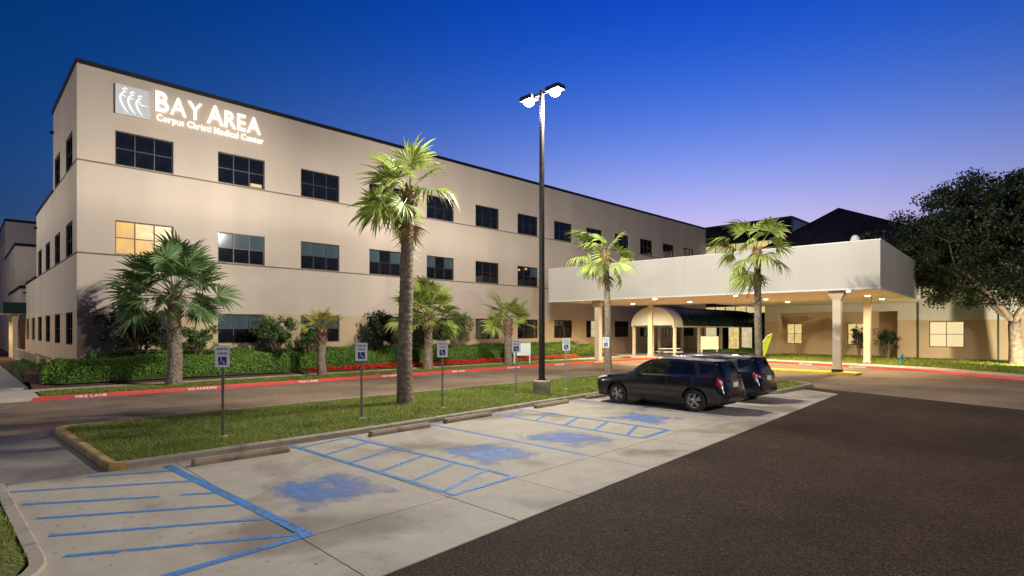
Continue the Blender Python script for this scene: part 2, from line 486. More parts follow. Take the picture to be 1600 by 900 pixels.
# ================================================================== ground and roads
kind(MB().sheet([(-1500, -1500), (1500, -1500), (1500, 1500), (-1500, 1500)], -.04).build('ground', 'soil'), 'structure')
kind(MB().sheet([(-90, -90), (140, -90), (140, 26.6), (-90, 26.6)], 0.).build('parking_lot', 'asphalt'), 'structure')
RIGHT_KERB = [(42.1, 26.7), (43.6, 26.1), (44.7, 24.6), (45.3, 21.5), (45.2, 17.2), (44.2, 12), (42.55, 6.7), (38.6, 2.0), (33.5, -3.2), (24, -12)]
kind(MB().sheet([(-80, 18.3), (27.5, 18.3), (27.9, 9), (33, -4), (24, -12)][:2] + [(27.6, 9.2), (25.2, 3.), (20, -11)] +
                RIGHT_KERB[::-1][1:] + [(42, 26.6), (-80, 26.6)], .004).build('access_road', 'old_asphalt'), 'structure')

def kerb(name, pts, mat, w=.16, h=.15, L=3., flip=False, z=0., stone='kerb_stone'):
    """kerb stones along a line, each stone its own piece"""
    root = bpy.data.objects.new(name, None); C.objects.link(root); kind(root, 'structure')
    P = [Vector((p[0], p[1])) for p in pts]
    d = [0.]
    for i in range(1, len(P)): d.append(d[-1] + (P[i]-P[i-1]).length)
    def at(s):
        for i in range(1, len(P)):
            if s <= d[i] + 1e-6: return P[i-1].lerp(P[i], (s-d[i-1])/(d[i]-d[i-1]))
        return P[-1]
    def nrm(s):
        t = (at(min(s+.15, d[-1])) - at(max(s-.15, 0))).normalized()
        n = Vector((-t.y, t.x)); return -n if flip else n
    n = max(1, round(d[-1]/L))
    for k in range(n):
        s0, s1 = d[-1]*k/n + .006, d[-1]*(k+1)/n - .006
        ss = [s0] + [x for x in d if s0+.05 < x < s1-.05] + [s1]
        mb = MB(); rows = []
        dz = random.uniform(-.004, .004)
        for s in ss:
            p, q = at(s), nrm(s)
            for o, zz in ((0, z-.02), (.012, z+h-.03), (.035, z+h+dz), (w, z+h+dz), (w, z-.02)):
                mb.v.append((p.x+q.x*o, p.y+q.y*o, zz))
        for i in range(len(ss)-1):
            for j in range(5):
                a, b = i*5+j, i*5+(j+1) % 5
                mb.f.append((a, b, b+5, a+5))
        mb.f.append((0, 1, 2, 3, 4)); e = (len(ss)-1)*5; mb.f.append((e+4, e+3, e+2, e+1, e))
        mb.build(stone, mat, root)
    return root

# planted island between the stalls and the road
near = [(2.25, 12.42), (5.2, 12.46), (9.1, 12.62), (13, 12.95), (18, 13.3), (22.3, 13.55)]
nose = [(22.75, 13.2), (22.85, 9.5)] + arc(23.75, 9.45, .9, 180, 262, 5) + arc(27.5, 9.5, .95, 275, 360, 6) + [(28.45, 17.7)] + arc(27.6, 17.75, .85, 0, 90, 5)
far = [(18, 18.6), (10, 18.55), (2.4, 18.4)]
left_end = arc(2.2, 17.95, .45, 90, 175, 4) + [(1.95, 13.0), (2.0, 12.55), (2.25, 12.42)]
kerb('island_kerb', near + nose, 'kerb')
kerb('island_kerb', [nose[-1]] + far + left_end[:1], 'kerb')
kerb('painted_kerb', left_end, 'yellow_kerb', L=2.4)
ISL = near + nose + far + left_end
def zi(x, y): return .125 + .05*max(0., 1-((y-15.6)/3.)**2)
g = bmesh.new()
isl_in = [(2.4, 12.58), (22.4, 13.7), (23.0, 13.3), (23.0, 9.6), (23.8, 8.75), (27.4, 8.75), (28.28, 9.6), (28.28, 17.6), (27.5, 18.42), (2.4, 18.28), (1.95, 17.9), (2.12, 13.0)]
mb = MB()
nx, ny = 54, 22
xs = np.linspace(1.9, 28.3, nx); ys = np.linspace(8.7, 18.5, ny)
kind(MB().prism(isl_in, -.02, .118).build('island_lawn', 'turf'), 'structure')
kind(link('grass', grass('grass', isl_in, 95000, .116, .062, .011, 3)), 'stuff')
# corner bed at the left
cb = [(-6, 6.95), (-.25, 6.95)] + arc(-.2, 7.85, .92, -90, 5, 6) + [(.58, 12.1), (.35, 12.55), (-.3, 12.75), (-6, 12.75)]
kerb('corner_kerb', cb[1:], 'kerb', L=2.2)
cbi = [(-6, 7.1), (-.25, 7.1), (.3, 7.4), (.54, 7.9), (.43, 12), (.2, 12.45), (-6, 12.6)]
kind(MB().prism(cbi, -.02, .118).build('corner_lawn', 'turf'), 'structure')
kind(link('grass', grass('grass', cbi, 26000, .116, .06, .009, 4)), 'stuff')

# concrete stalls: slabs with open joints
def vnear(u): return 5.0 + .0775*(u-1.)
def vjoint(u): return 6.78 + .035*(u-3.)
def vfar(u): return float(np.interp(u, [p[0] for p in near], [p[1] for p in near])) - .01
pad = kind(MB().prism([(-6, 4.5), (25.2, 6.96), (25.9, 8.5), (22.8, 9.0), (22.7, 13.2), (18, 13.28), (9.1, 12.6), (2.25, 12.41), (.75, 12.6), (.75, 7.6), (.2, 6.9), (-6, 6.9)], -.02, .006).build('concrete_stalls', 'joint'), 'structure')
ul = [.60, 3.05, 5.42, 6.92, 9.24, 11.7, 13.02, 16.25, 19.25, 22.72]
jg = .008
def slab(poly):
    mb = MB().prism(poly, .0, .016 + random.uniform(-.0015, .0015)); mb.build('slab', 'concrete', pad)
for i in range(len(ul)-1):
    a, b = ul[i]+jg, ul[i+1]-jg
    top = [(a, vfar(a)), (b, vfar(b))] if i else [(a, 12.55), (2.2, 12.42), (b, vfar(b))]
    slab([(a, vjoint(a)+jg), (b, vjoint(b)+jg)] + top[::-1])
    slab([(a, vnear(a)), (b, vnear(b)), (b, vjoint(b)-jg), (a, vjoint(a)-jg)])
slab([(22.72+jg, vnear(22.7)), (25.2, vnear(25.2)), (26.1, 8.45), (23.8, 8.5), (23.05, 8.9), (22.72+jg, 9.4)])
slab([(-6, vnear(-6)), (.76-jg, vnear(.76)), (.76-jg, 7.4), (.3, 6.93), (-6, 6.93)])
drive = kind(MB().prism([(-40, 12.78), (.4, 12.78), (.74, 12.58), (2.2, 12.45), (1.9, 13), (1.72, 18), (2.3, 18.42), (-40, 18.3)], -.02, .003).build('driveway', 'joint'), 'structure')
for x0, x1 in ((-11.9, -8.1), (-8.08, -4.1), (-4.08, -1.1), (-1.08, .0)):
    MB().prism([(x0, 12.8), (x1, 12.8), (x1, 18.28), (x0, 18.28)], 0, .009).build('slab', 'drive_concrete', drive)
MB().prism([(.02, 12.8), (.4, 12.8), (.74, 12.6), (2.0, 12.47), (1.93, 13), (1.73, 18), (1.9, 18.3), (.02, 18.28)], 0, .009).build('slab', 'drive_concrete', drive)

# painted marks
def line(name, pts, w, mat, z=.0215, parent=None):
    mb = MB()
    for (x0, y0), (x1, y1) in zip(pts[:-1], pts[1:]):
        d = Vector((x1-x0, y1-y0)).normalized(); n = Vector((-d.y, d.x))*w/2
        mb.sheet([(x0-n.x, y0-n.y), (x1-n.x, y1-n.y), (x1+n.x, y1+n.y), (x0+n.x, y0+n.y)], z)
        z += .0006
    return mb.build(name, mat, parent)
def hatch(label_pts, strokes, name='hatched_aisle'):
    root = bpy.data.objects.new(name, None); C.objects.link(root); kind(root, 'structure')
    for i, (pts, w) in enumerate(label_pts): line('border_line', pts, w, 'blue_line', .0225 + i*.0007, root)
    for p in strokes: line('hatch_line', p, .085, 'blue_line', .0205, root)
hatch([([(2.86, 12.2), (3.16, 6.86)], .15), ([(3.2, 6.84), (1.3, 6.72)], .12)],
      [[(1.64, 12.28), (2.83, 11.69)], [(.60, 12.0), (2.89, 10.66)], [(.70, 11.0), (2.25, 10.02)], [(2.5, 9.9), (2.94, 9.62)], [(.78, 10.05), (2.97, 8.74)], [(.84, 9.09), (3.03, 7.82)], [(.88, 8.15), (3.08, 6.95)], ])
hatch([([(5.3, 12.38), (5.55, 6.9)], .10), ([(6.72, 12.4), (7.0, 7.05)], .10), ([(5.53, 6.9), (7.03, 7.03)], .10)],
      [[(5.36, 12.0), (6.7, 12.35)], [(5.4, 10.95), (6.74, 11.5)], [(5.42, 9.95), (6.80, 10.5)], [(5.46, 8.95), (6.85, 9.5)], [(5.5, 8.0), (6.9, 8.55)], [(5.53, 7.15), (6.95, 7.72)]])
hatch([([(11.72, 12.75), (11.62, 7.35)], .10), ([(13.02, 12.85), (13.05, 7.48)], .10), ([(11.6, 7.35), (13.07, 7.48)], .10)],
      [[(11.72, 12.0), (13.0, 12.6)], [(11.7, 10.9), (13.0, 11.5)], [(11.68, 9.8), (13.0, 10.4)], [(11.66, 8.8), (13.03, 9.35)], [(11.65, 7.8), (13.04, 8.4)]])
for p in ([(9.22, 12.45), (9.25, 7.2)], [(16.3, 12.95), (16.2, 7.3)], [(19.2, 13.1), (19.1, 7.5)]):
    kind(line('stall_line', p, .10, 'blue_line'), 'structure')
# faded wheelchair squares
for cx, cy in ((4.25, 8.6), (7.95, 8.75), (10.35, 8.65), (14.3, 9.0)):
    kind(MB().sheet([(cx-.85, cy-1.0), (cx+.85, cy-1.0), (cx+.85, cy+1.0), (cx-.85, cy+1.0)], .0215).build('stall_symbol', 'blue_faded'), 'structure')

# far kerb, painted red, with lettering; verge, walk and bed
red = [(1.0, 26.95), (1.9, 26.75), (3.3, 26.62)] + [(x, 26.6) for x in (8, 14, 20, 26, 32, 38)] + RIGHT_KERB[:2]
kerb('fire_lane_kerb', red, 'red_kerb', w=.22, h=.15, L=3.4)
fk = kerb('fire_lane_kerb', RIGHT_KERB[1:], 'red_kerb', w=.22, h=.15, L=3.4)
txt = {t: flat_text(t, 'kerb_lettering', 'white_letter', w, .125, bold=.004) for t, w in (('FIRE LANE', .98), ('NO PARKING', 1.12))}
for i in range(8):
    t = ('FIRE LANE', 'NO PARKING')[i % 2]
    kind(link('kerb_lettering', txt[t], None, (2.85+.85+4.72*i if i == 0 else 2.85+4.72*i, 26.59 if i else 26.6, .032), rot=(R(84), 0, 0)), 'structure')
for t, s in (('FIRE LANE', .28), ('NO PARKING', .62)):
    p, q = Vector((45.2, 17.2)), Vector((42.55, 6.7)); c = p.lerp(q, s)
    kind(link('kerb_lettering', txt[t], None, (c.x-.05, c.y, .032), rot=(R(84), 0, math.atan2(q.y-p.y, q.x-p.x))), 'structure')
def zb(x, y): return .15 + .6*min(1, max(0, (y-30.4)/3.6))
kind(MB().prism([(2.3, 26.82), (42, 26.82), (41.5, 29.0), (2.3, 29.0)], -.02, .142).build('verge', 'turf'), 'structure')
kind(link('grass', grass('grass', [(2.35, 26.84), (36, 26.84), (36, 28.95), (2.35, 28.95)], 42000, .14, .07, .016, 5)), 'stuff')
walk = kind(MB().prism([(-40, 29.02), (44, 29.02), (44, 30.2), (-40, 30.2)], -.02, .136).build('pavement', 'joint'), 'structure')
x = -2.
while x < 43:
    MB().prism([(x, 29.02), (min(x+1.49, 43.9), 29.02), (min(x+1.49, 43.9), 30.2), (x, 30.2)], .1, .15).build('slab', 'walk_concrete', walk); x += 1.5
for y in np.arange(26.75, 42, 1.5):
    if abs(y-29.0) > 1.6 or y > 30.2:
        MB().prism([(-1.6, y), (2.2, y), (2.2, min(y+1.485, 29.0 if y < 29 else 99)), (-1.6, min(y+1.485, 29.0 if y < 29 else 99))], .0, .148).build('slab', 'walk_concrete', walk)
MB().prism([(-1.6, 28.25), (2.2, 28.25), (2.2, 29.0), (-1.6, 29.0)], .0, .1475).build('slab', 'walk_concrete', walk)
kind(MB().prism([(-40, 26.8), (-1.65, 26.8), (-1.65, 29.0), (-40, 29.0)], -.02, .14).build('verge', 'turf'), 'structure')
bed = MB(); xx = [2.25, 44]; yy = [30.2, 31.4, 32.6, 34.0, 34.7]
for j in range(4):
    bed.add([(xx[0], yy[j], zb(0, yy[j])), (xx[1], yy[j], zb(0, yy[j])), (xx[1], yy[j+1], zb(0, yy[j+1])), (xx[0], yy[j+1], zb(0, yy[j+1]))], [(0, 1, 2, 3)])
kind(bed.build('planting_bed', 'mulch'), 'structure')
kind(MB().prism([(-60, 30.22), (-1.62, 30.22), (-1.62, 130), (-60, 130)], -.02, .13).build('side_lawn', 'turf'), 'structure')
kind(MB().prism([(2.22, 34.72), (4.2, 34.72), (4.2, 130), (2.22, 130)], -.02, .14).build('side_strip', 'mulch'), 'structure')
kind(MB().prism([(-1.6, 42.1), (2.2, 42.1), (2.2, 130), (-1.6, 130)], -.02, .145).build('side_path', 'walk_concrete'), 'structure')
# forecourt behind the right-hand kerb
fore = [(x+.2, y) for x, y in RIGHT_KERB[1:]] 
kind(MB().prism(fore + [(60, -12), (60, 6), (72, 6), (72, 34.4), (44.02, 34.4), (44.02, 30.2)][:] + [(44.02, 26.5)], -.02, .138).build('forecourt', 'walk_concrete'), 'structure')
lawn = [(47.9, 17.5), (47.0, 12), (45.4, 6.7), (42.2, 2.6), (36.4, -3.2), (28, -11), (60, -11), (60.5, 22), (50, 22)]
kind(MB().prism(lawn, .0, .16).build('front_lawn', 'turf'), 'structure')
kind(link('grass', grass('grass', lawn, 45000, .158, .10, .03, 6)), 'stuff')

# ================================================================== buildings
def wall_mesh(name, mat, s0, s1, z0, z1, ops=(), depth=.18):
    """wall in local x (along) / z, openings (a, b, za, zb) with reveals going inward (+y)"""
    sb = sorted({s0, s1, *[o[0] for o in ops], *[o[1] for o in ops]})
    zz = sorted({z0, z1, *[o[2] for o in ops], *[o[3] for o in ops]})
    sb = [s for s in sb if s0 <= s <= s1]; zz = [z for z in zz if z0 <= z <= z1]
    mb = MB()
    for i in range(len(sb)-1):
        run = None
        for j in range(len(zz)-1):
            c = ((sb[i]+sb[i+1])/2, (zz[j]+zz[j+1])/2)
            if any(o[0] < c[0] < o[1] and o[2] < c[1] < o[3] for o in ops): continue
            mb.add([(sb[i], 0, zz[j]), (sb[i+1], 0, zz[j]), (sb[i+1], 0, zz[j+1]), (sb[i], 0, zz[j+1])], [(0, 1, 2, 3)])
    for a, b, za, zb_ in ops:
        d = depth
        zc, zd = max(za, z0), min(zb_, z1)
        mb.add([(a, 0, zc), (a, d, zc), (a, d, zd), (a, 0, zd)], [(0, 1, 2, 3)])
        mb.add([(b, 0, zc), (b, d, zc), (b, d, zd), (b, 0, zd)], [(3, 2, 1, 0)])
        if za > z0: mb.add([(a, 0, za), (b, 0, za), (b, d, za), (a, d, za)], [(0, 1, 2, 3)])
        if zb_ < z1: mb.add([(a, 0, zb_), (b, 0, zb_), (b, d, zb_), (a, d, zb_)], [(3, 2, 1, 0)])
    return mb.mesh(name, mat, fix=False)
_fr = {}
def window(parent, loc, rz, w, h, nc, nr, panes, frame='window_frame', split=.5, bar=.055):
    """frame with mullions (part) and panes (sub-parts); loc = lower left corner on the wall face"""
    key = (w, h, nc, nr, frame, split)
    zs = [0, h] if nr == 1 else ([0, h*split, h] if nr == 2 else [h*i/nr for i in range(nr+1)])
    if key not in _fr:
        mb = MB(); y0, y1 = .085, .165
        mb.box(0, bar, y0, y1, 0, h); mb.box(w-bar, w, y0, y1, 0, h)
        mb.box(bar, w-bar, y0, y1, 0, bar); mb.box(bar, w-bar, y0, y1, h-bar, h)
        for i in range(1, nc): x = w*i/nc; mb.box(x-bar*.45, x+bar*.45, y0+.01, y1, bar, h-bar)
        for z in zs[1:-1]:
            for i in range(nc): mb.box(w*i/nc+bar*.45 if i else bar, w*(i+1)/nc-bar*.45 if i < nc-1 else w-bar, y0+.006, y1, z-bar*.4, z+bar*.4)
        _fr[key] = mb.mesh('window', frame)
    o = link('window', _fr[key], parent, loc, rz)
    for j in range(nr):
        for i in range(nc):
            m = panes[j][i] if not isinstance(panes, str) else panes
            k2 = ('p', w, h, nc, nr, j, m, split)
            if k2 not in _fr:
                _fr[k2] = MB().box(0, w/nc, .14, .15, zs[j], zs[j+1]).mesh('pane', m)
            link('pane', _fr[k2], o, (w*i/nc, 0, 0))
    return o
def up(parent, name, mat, *boxes):
    mb = MB()
    for b in boxes: mb.box(*b)
    return mb.build(name, mat, parent)

U0, V0 = 4.23, 34.5
B = thing('hospital_building', 'long three storey beige stucco building with rows of dark windows and black roof edge', 'building', (U0, V0, 0))
LEN = 65.5
WS, WW, W0 = 4.837, 2.61, 1.55
wx = [W0+WS*i for i in range(13)]
strips = [(0., 3.54, 'stucco_tan', 1.81, 3.50), (3.54, 6.34, 'stucco', 0, 0), (6.42, 10.90, 'stucco', 6.44, 8.17), (10.98, 15.64, 'stucco', 11.0, 12.74)]
side_end = {0: 27.9, 1: 27.9, 2: 19.2, 3: 9.35}
sv = [1.45+4.75*i for i in range(6)]
for k, (z0, z1, mat, a, b) in enumerate(strips):
    ops = [(x, x+WW, a, b) for x in wx] if a else []
    link('wall', wall_mesh('wall', mat, 0, LEN, z0, z1, ops), B)
    e = side_end[k]
    so = [(-v-2.35, -v, a, b) for v in sv if v+2.35 < e+.2] if a else []
    link('wall', wall_mesh('wall', mat, -e, 0, z0, z1, so), B, None, R(-90))
    MB().add([(0, e, z0), (LEN, e, z0), (LEN, e, z1), (0, e, z1)], [(0, 1, 2, 3)]).build('wall', mat, B)
    MB().add([(LEN, 0, z0), (LEN, e, z0), (LEN, e, z1), (LEN, 0, z1)], [(0, 1, 2, 3)]).build('wall', mat, B)
    for v in sv:
        if a and v+2.35 < e+.2:
            window(B, (0, v+2.35, a), R(-90), 2.35, b-a, 3, 2, 'glass_dark')
# shadow joints between the storeys
for z, e in ((6.34, 27.9), (10.90, 19.2)):
    mb = MB(); d = .05
    mb.add([(d, d, z-.01), (LEN, d, z-.01), (LEN, d, z+.09), (d, d, z+.09)], [(0, 1, 2, 3)])
    mb.add([(d, d, z-.01), (d, e, z-.01), (d, e, z+.09), (d, d, z+.09)], [(0, 1, 2, 3)])
    mb.add([(0, 0, z), (LEN, 0, z), (LEN, d, z), (0, d, z)], [(0, 1, 2, 3)]); mb.add([(0, 0, z+.08), (LEN, 0, z+.08), (LEN, d, z+.08), (0, d, z+.08)], [(0, 1, 2, 3)])
    mb.add([(0, 0, z), (d, 0, z), (d, e, z), (0, e, z)], [(0, 1, 2, 3)]); mb.add([(0, 0, z+.08), (d, 0, z+.08), (d, e, z+.08), (0, e, z+.08)], [(0, 1, 2, 3)])
    mb.build('storey_joint', 'groove', B)
# windows of the long front
rw = random.Random(3)
for k, (z0, z1, mat, a, b) in enumerate(strips):
    if not a: continue
    for i, x in enumerate(wx):
        if k == 3: panes = 'glass_dark'
        elif k == 2 and i == 0: panes = [['lit_amber', 'lit_amber', 'lit_window'], ['lit_amber', 'lit_window', 'lit_window']]
        elif k == 2: panes = [['glass_dark']*3, ['glass_blind' if rw.random() < .8 else 'glass_dark' for _ in range(3)]] if i < 5 else 'glass_dark'
        elif k == 0 and i in (8,): panes = [['glass_dark', 'lit_cream', 'glass_dark'], ['glass_dark', 'lit_cream', 'glass_dark']]
        else: panes = [['glass_dark']*3, ['glass_blind' if i < 4 else 'glass_dark']*3]
        if k == 2 and i == 6: panes = [['glass_dark']*3, ['glass_dark', 'glass_dark', 'glass_blind']]
        o = window(B, (x, 0, a), 0, WW, b-a, 3, 2, panes, split=.5)
        if k == 3 and i == 1: MB().box(WW*.70, WW*.95, .128, .138, .09, .28).build('lit_panel', 'lit_window', o)
        if k == 2 and i == 6:
            for px_ in (.28, 1.15): MB().lathe([(.02, 0), (.11, .05), (.13, .12), (.05, .2)], 10, c=(px_, .12, 1.28 if px_ < 1 else 1.42)).build('ceiling_lamp', 'lit_amber', o)
up(B, 'roof', 'flat_roof', (.1, LEN-.1, .1, 9.3, 15.35, 15.45))
up(B, 'terrace', 'flat_roof', (.1, LEN-.1, 9.4, 19.1, 10.8, 10.86))
up(B, 'terrace', 'flat_roof', (.1, LEN-.1, 19.25, 27.8, 6.2, 6.26))
up(B, 'coping', 'coping', (-.07, LEN+.07, -.07, .3, 15.64, 15.86), (-.07, .3, .3, 9.42, 15.64, 15.86), (.3, LEN+.07, 9.05, 9.42, 15.64, 15.86))
up(B, 'coping', 'coping', (-.05, .3, 9.42, 19.28, 10.9, 11.1), (.3, LEN, 19.0, 19.28, 10.9, 11.1))
up(B, 'coping', 'coping', (-.05, .3, 19.28, 27.98, 6.34, 6.52), (.3, LEN, 27.7, 27.98, 6.34, 6.52))
for v, z in ((9.0, 14.4), (18.7, 9.9), (27.4, 5.6)):
    up(B, 'overflow_spout', 'coping', (-.18, .02, v, v+.16, z, z+.14))

# sign on the facade
SG = thing('illuminated_sign', 'glowing white BAY AREA Corpus Christi Medical Center letters with square logo on top storey', 'sign', (5.8, V0, 13.6))
put_text('BAY AREA', SG, (1.74, -.06, .62), 1.40, 'sign_letter', 5.42, .05, bold=.020, gap=.055, space=.14, caps=[1.06, .95, .95, 1, 1.06, .95, .95, .95])
put_text('Corpus Christi Medical Center', SG, (1.78, -.05, .10), .50, 'sign_letter', 5.55, .03, bold=.005, gap=.085, space=.28)
up(SG, 'logo_panel', 'sign_panel', (0, 1.44, -.12, -.02, .02, 1.46))
up(SG, 'panel_rim', 'white_metal', (-.03, 0, -.14, -.01, -.01, 1.49), (1.44, 1.47, -.14, -.01, -.01, 1.49), (0, 1.44, -.14, -.01, -.01, .02), (0, 1.44, -.14, -.01, 1.46, 1.49))
for ox, oz, s in ((.30, 0, 1.), (.63, -.07, .92), (.97, -.14, .82)):
    mb = MB()
    curl = [(.20, 1.32), (.08, 1.36), (-.02, 1.28), (.04, 1.19), (.14, 1.17), (.02, 1.14), (-.06, 1.04), (0., .95), (.12, .92)]
    mb.tube([(ox+x*s, -.13, oz+z*s+(1-s)*.9) for x, z in curl], [.02, .035, .038, .034, .028, .034, .038, .034, .02], 6)
    body = [(-.06, 1.08), (-.13, .90), (-.12, .70), (-.04, .48), (.08, .28), (.22, .12)]
    mb.tube([(ox+x*s, -.13, oz+z*s+(1-s)*.9) for x, z in body], [.02, .045, .05, .05, .042, .015], 6)
    mb.build('figure', 'sign_figure', SG, smooth=True)
MB().tube([(.98, -.13, .72), (1.12, -.13, .66), (1.34, -.13, .67)], [.015, .03, .012], 6).build('figure', 'sign_figure', SG, smooth=True)

# stepped wing far left
BW = thing('stepped_wing', 'dark brown stepped rear wing beyond the left end of the beige building', 'building', (4.25, 67.8, 0))
for (z0, z1, v, mat) in ((0, 3.54, 0, 'stucco_tan'), (3.54, 6.34, 0, 'stucco'), (6.34, 10.9, 6.4, 'stucco'), (10.9, 15.5, 22.2, 'stucco')):
    ops = []
    if z0 == 10.9: ops = [(2.0, 5.0, 11.6, 12.8)]
    link('wall', wall_mesh('wall', mat, 0, 40, z0, z1, ops), BW, (0, v, 0))
    so = [(-x-2.2, -x, z0+.9, z0+2.6) for x in (1.6, 5.4, 9.2)] if z0 > 6 else ([(-x-1.6, -x, 1.2, 3.0) for x in (1., 4., 7., 10.)] if z0 == 0 else [])
    link('wall', wall_mesh('wall', mat, -60, 0, z0, z1, so), BW, (0, v, 0), R(-90))
    for o in so: window(BW, (0, v-o[0], o[2]), R(-90), round(o[1]-o[0], 2), round(o[3]-o[2], 2), 2, 2, 'glass_dark')
    for o in ops: window(BW, (o[0], v, o[2]), 0, 3.0, 1.2, 3, 1, 'glass_dark')
for v, z in ((22.2, 15.5), (6.4, 10.9), (0, 6.34)):
    up(BW, 'coping', 'coping', (-.06, 40, v-.06, v+.3, z, z+.3), (-.06, .3, v+.3, v+(40 if z > 15 else 16), z, z+.3))
    up(BW, 'roof', 'flat_roof', (.1, 39, v+.2, v+40, z-.2, z-.05))
EC = thing('entrance_canopy', 'dark green flat canopy on cream posts over the far left side entrance', 'canopy', (-6, 61.8, 0))
up(EC, 'fascia', 'green_metal', (0, 10.2, 0, 5.6, 3.95, 4.85))
up(EC, 'soffit', 'soffit', (.1, 10.15, .1, 5.55, 3.90, 3.945))
for x, y in ((9.55, .5), (9.55, 5.0), (5., .5), (5., 5.), (.5, .5), (.5, 5.)): up(EC, 'post', 'cream', (x-.16, x+.16, y-.16, y+.16, .14, 3.89))
MB().lathe([(.16, 3.86), (.16, 3.895)], 14, c=(8.2, 2.8, 0)).build('downlight', 'downlight_lens', EC)
def lamp(name, kind_, loc, W_, col, size=.1, spot=None, parent=None):
    l = bpy.data.lights.new(name, kind_); l.energy = W_; l.color = col
    if kind_ in ('POINT', 'SPOT'): l.shadow_soft_size = size
    if kind_ == 'SPOT': l.spot_size = R(spot); l.spot_blend = .6
    o = bpy.data.objects.new(name, l); C.objects.link(o); o.location = loc
    if parent: o.parent = parent
    return o
lamp('downlight_glow', 'SPOT', (8.2, 2.8, 3.8), 420, (1, .78, .42), .15, 165, EC)
RL = thing('railing', 'low cream metal railing beside the left wall of the building', 'railing', (3.5, 45, .14))
up(RL, 'rail', 'cream', (-.03, .03, 0, 15.5, .95, 1.0), (-.03, .03, 0, 15.5, .1, .14))
mb = MB()
for y in np.arange(.1, 15.4, .17): mb.box(-.012, .012, y, y+.03, .14, .95)
kind(mb.build('picket', 'cream', RL), 'stuff')
for y in (0, 3.9, 7.75, 11.6, 15.5): up(RL, 'post', 'cream', (-.05, .05, y-.05, y+.05, 0, 1.02))

# dark glass wing at the far end
GW = thing('glass_wing', 'black glass and metal wing rising behind the white entrance canopy', 'building', (69.75, 34.5, 0))
H = 10.6
for z0, z1, mat in ((13.45, 15.7, 'glass_black'), (7.0, 11.9, 'glass_black'), (5.55, 7.0, 'glass_black'), (3.35, 4.6, 'glass_black')):
    up(GW, 'spandrel', mat, (0, .3, -H, 0, z0, z1)); up(GW, 'spandrel', mat, (.3, 20, -H, -H+.3, z0, z1)) if z0 < 5 else None
def curtain(z0, z1, n, mats, nm='window'):
    w = H/n
    for i in range(n):
        o = MB().box(0, .1, -w*(i+1), -w*(i+1)+.09, z0, z1).box(0, .1, -w*(i+1)+.09, -w*i, z1-.07, z1).box(0, .1, -w*(i+1)+.09, -w*i, z0, z0+.07).build(nm, 'window_frame', GW)
        MB().box(.06, .08, -w*(i+1)+.09, -w*i, z0+.07, z1-.07).build('pane', mats[i % len(mats)], o)
curtain(11.9, 13.45, 8, ['lit_cream', 'lit_cream', 'lit_window'])
curtain(4.6, 5.55, 8, ['lit_cream', 'lit_window'])
curtain(.14, 3.35, 7, ['lit_cream', 'glass_dark', 'lit_window', 'lit_cream', 'glass_dark'])
for j in range(5):
    for i in range(6):
        z0 = 5.6+2.02*j; x0 = .3+3.2*i
        MB().box(x0+.05, x0+3.15, -H+.0, -H+.06, z0+.06, z0+1.98).build('pane', 'glass_blind', GW)
up(GW, 'mullion_grid', 'window_frame', *[(.3+3.2*i-.05, .3+3.2*i+.05, -H-.03, -H+.2, 5.6, 15.7) for i in range(7)])
up(GW, 'roof', 'coping', (-.05, 20, -H-.05, 0, 15.7, 15.95))
up(GW, 'core', 'glass_black', (.35, 19.9, -H+.35, 8, .1, 15.6))

# porte-cochere
C0 = Vector((35.8, 7.7)); TH = 3.3
PC = thing('entrance_portico', 'wide white flat-roofed drive-through canopy with downlights on cream columns', 'canopy', (C0.x, C0.y, 0), R(TH))
FL = 22.97
for b0, b1 in ((0, 5.5), (5.5, 11.2), (11.2, 17.), (17., FL)):
    MB().box(0, .25, b0+.004, b1-.004, 4.86, 7.5).build('fascia_panel', 'stucco_pale', PC)
for a0, a1 in ((.25, 7.6), (7.6, 15.), (15., 22.2)):
    MB().box(a0+.004, a1-.004, .004, .25, 4.86, 7.5).build('fascia_panel', 'stucco_pale', PC)
MB().box(.25, 12, FL-.25, FL-.004, 4.86, 7.5).build('fascia_panel', 'stucco_pale', PC)
MB().box(11.75, 12, 14.2, FL-.25, 4.86, 7.5).build('fascia_panel', 'stucco_pale', PC)
MB().box(12, 22.2, 14.0, 14.25, 4.86, 7.5).build('fascia_panel', 'stucco_pale', PC)
up(PC, 'soffit', 'soffit', (.25, 11.75, .25, FL-.25, 4.92, 4.98), (11.752, 22.2, .25, 14.0, 4.922, 4.982))
up(PC, 'roof', 'flat_roof', (.25, 11.75, .25, FL-.25, 7.0, 7.06), (11.752, 22.2, .25, 14.0, 7.002, 7.062))
up(PC, 'cap', 'white_metal', (-.03, .28, -.03, FL, 7.5, 7.56), (.28, 22.2, -.03, .28, 7.5, 7.56))
up(PC, 'drip_edge', 'white_metal', (-.02, .0, -.02, FL, 4.83, 4.93), (0, 22.2, -.02, .0, 4.83, 4.93))
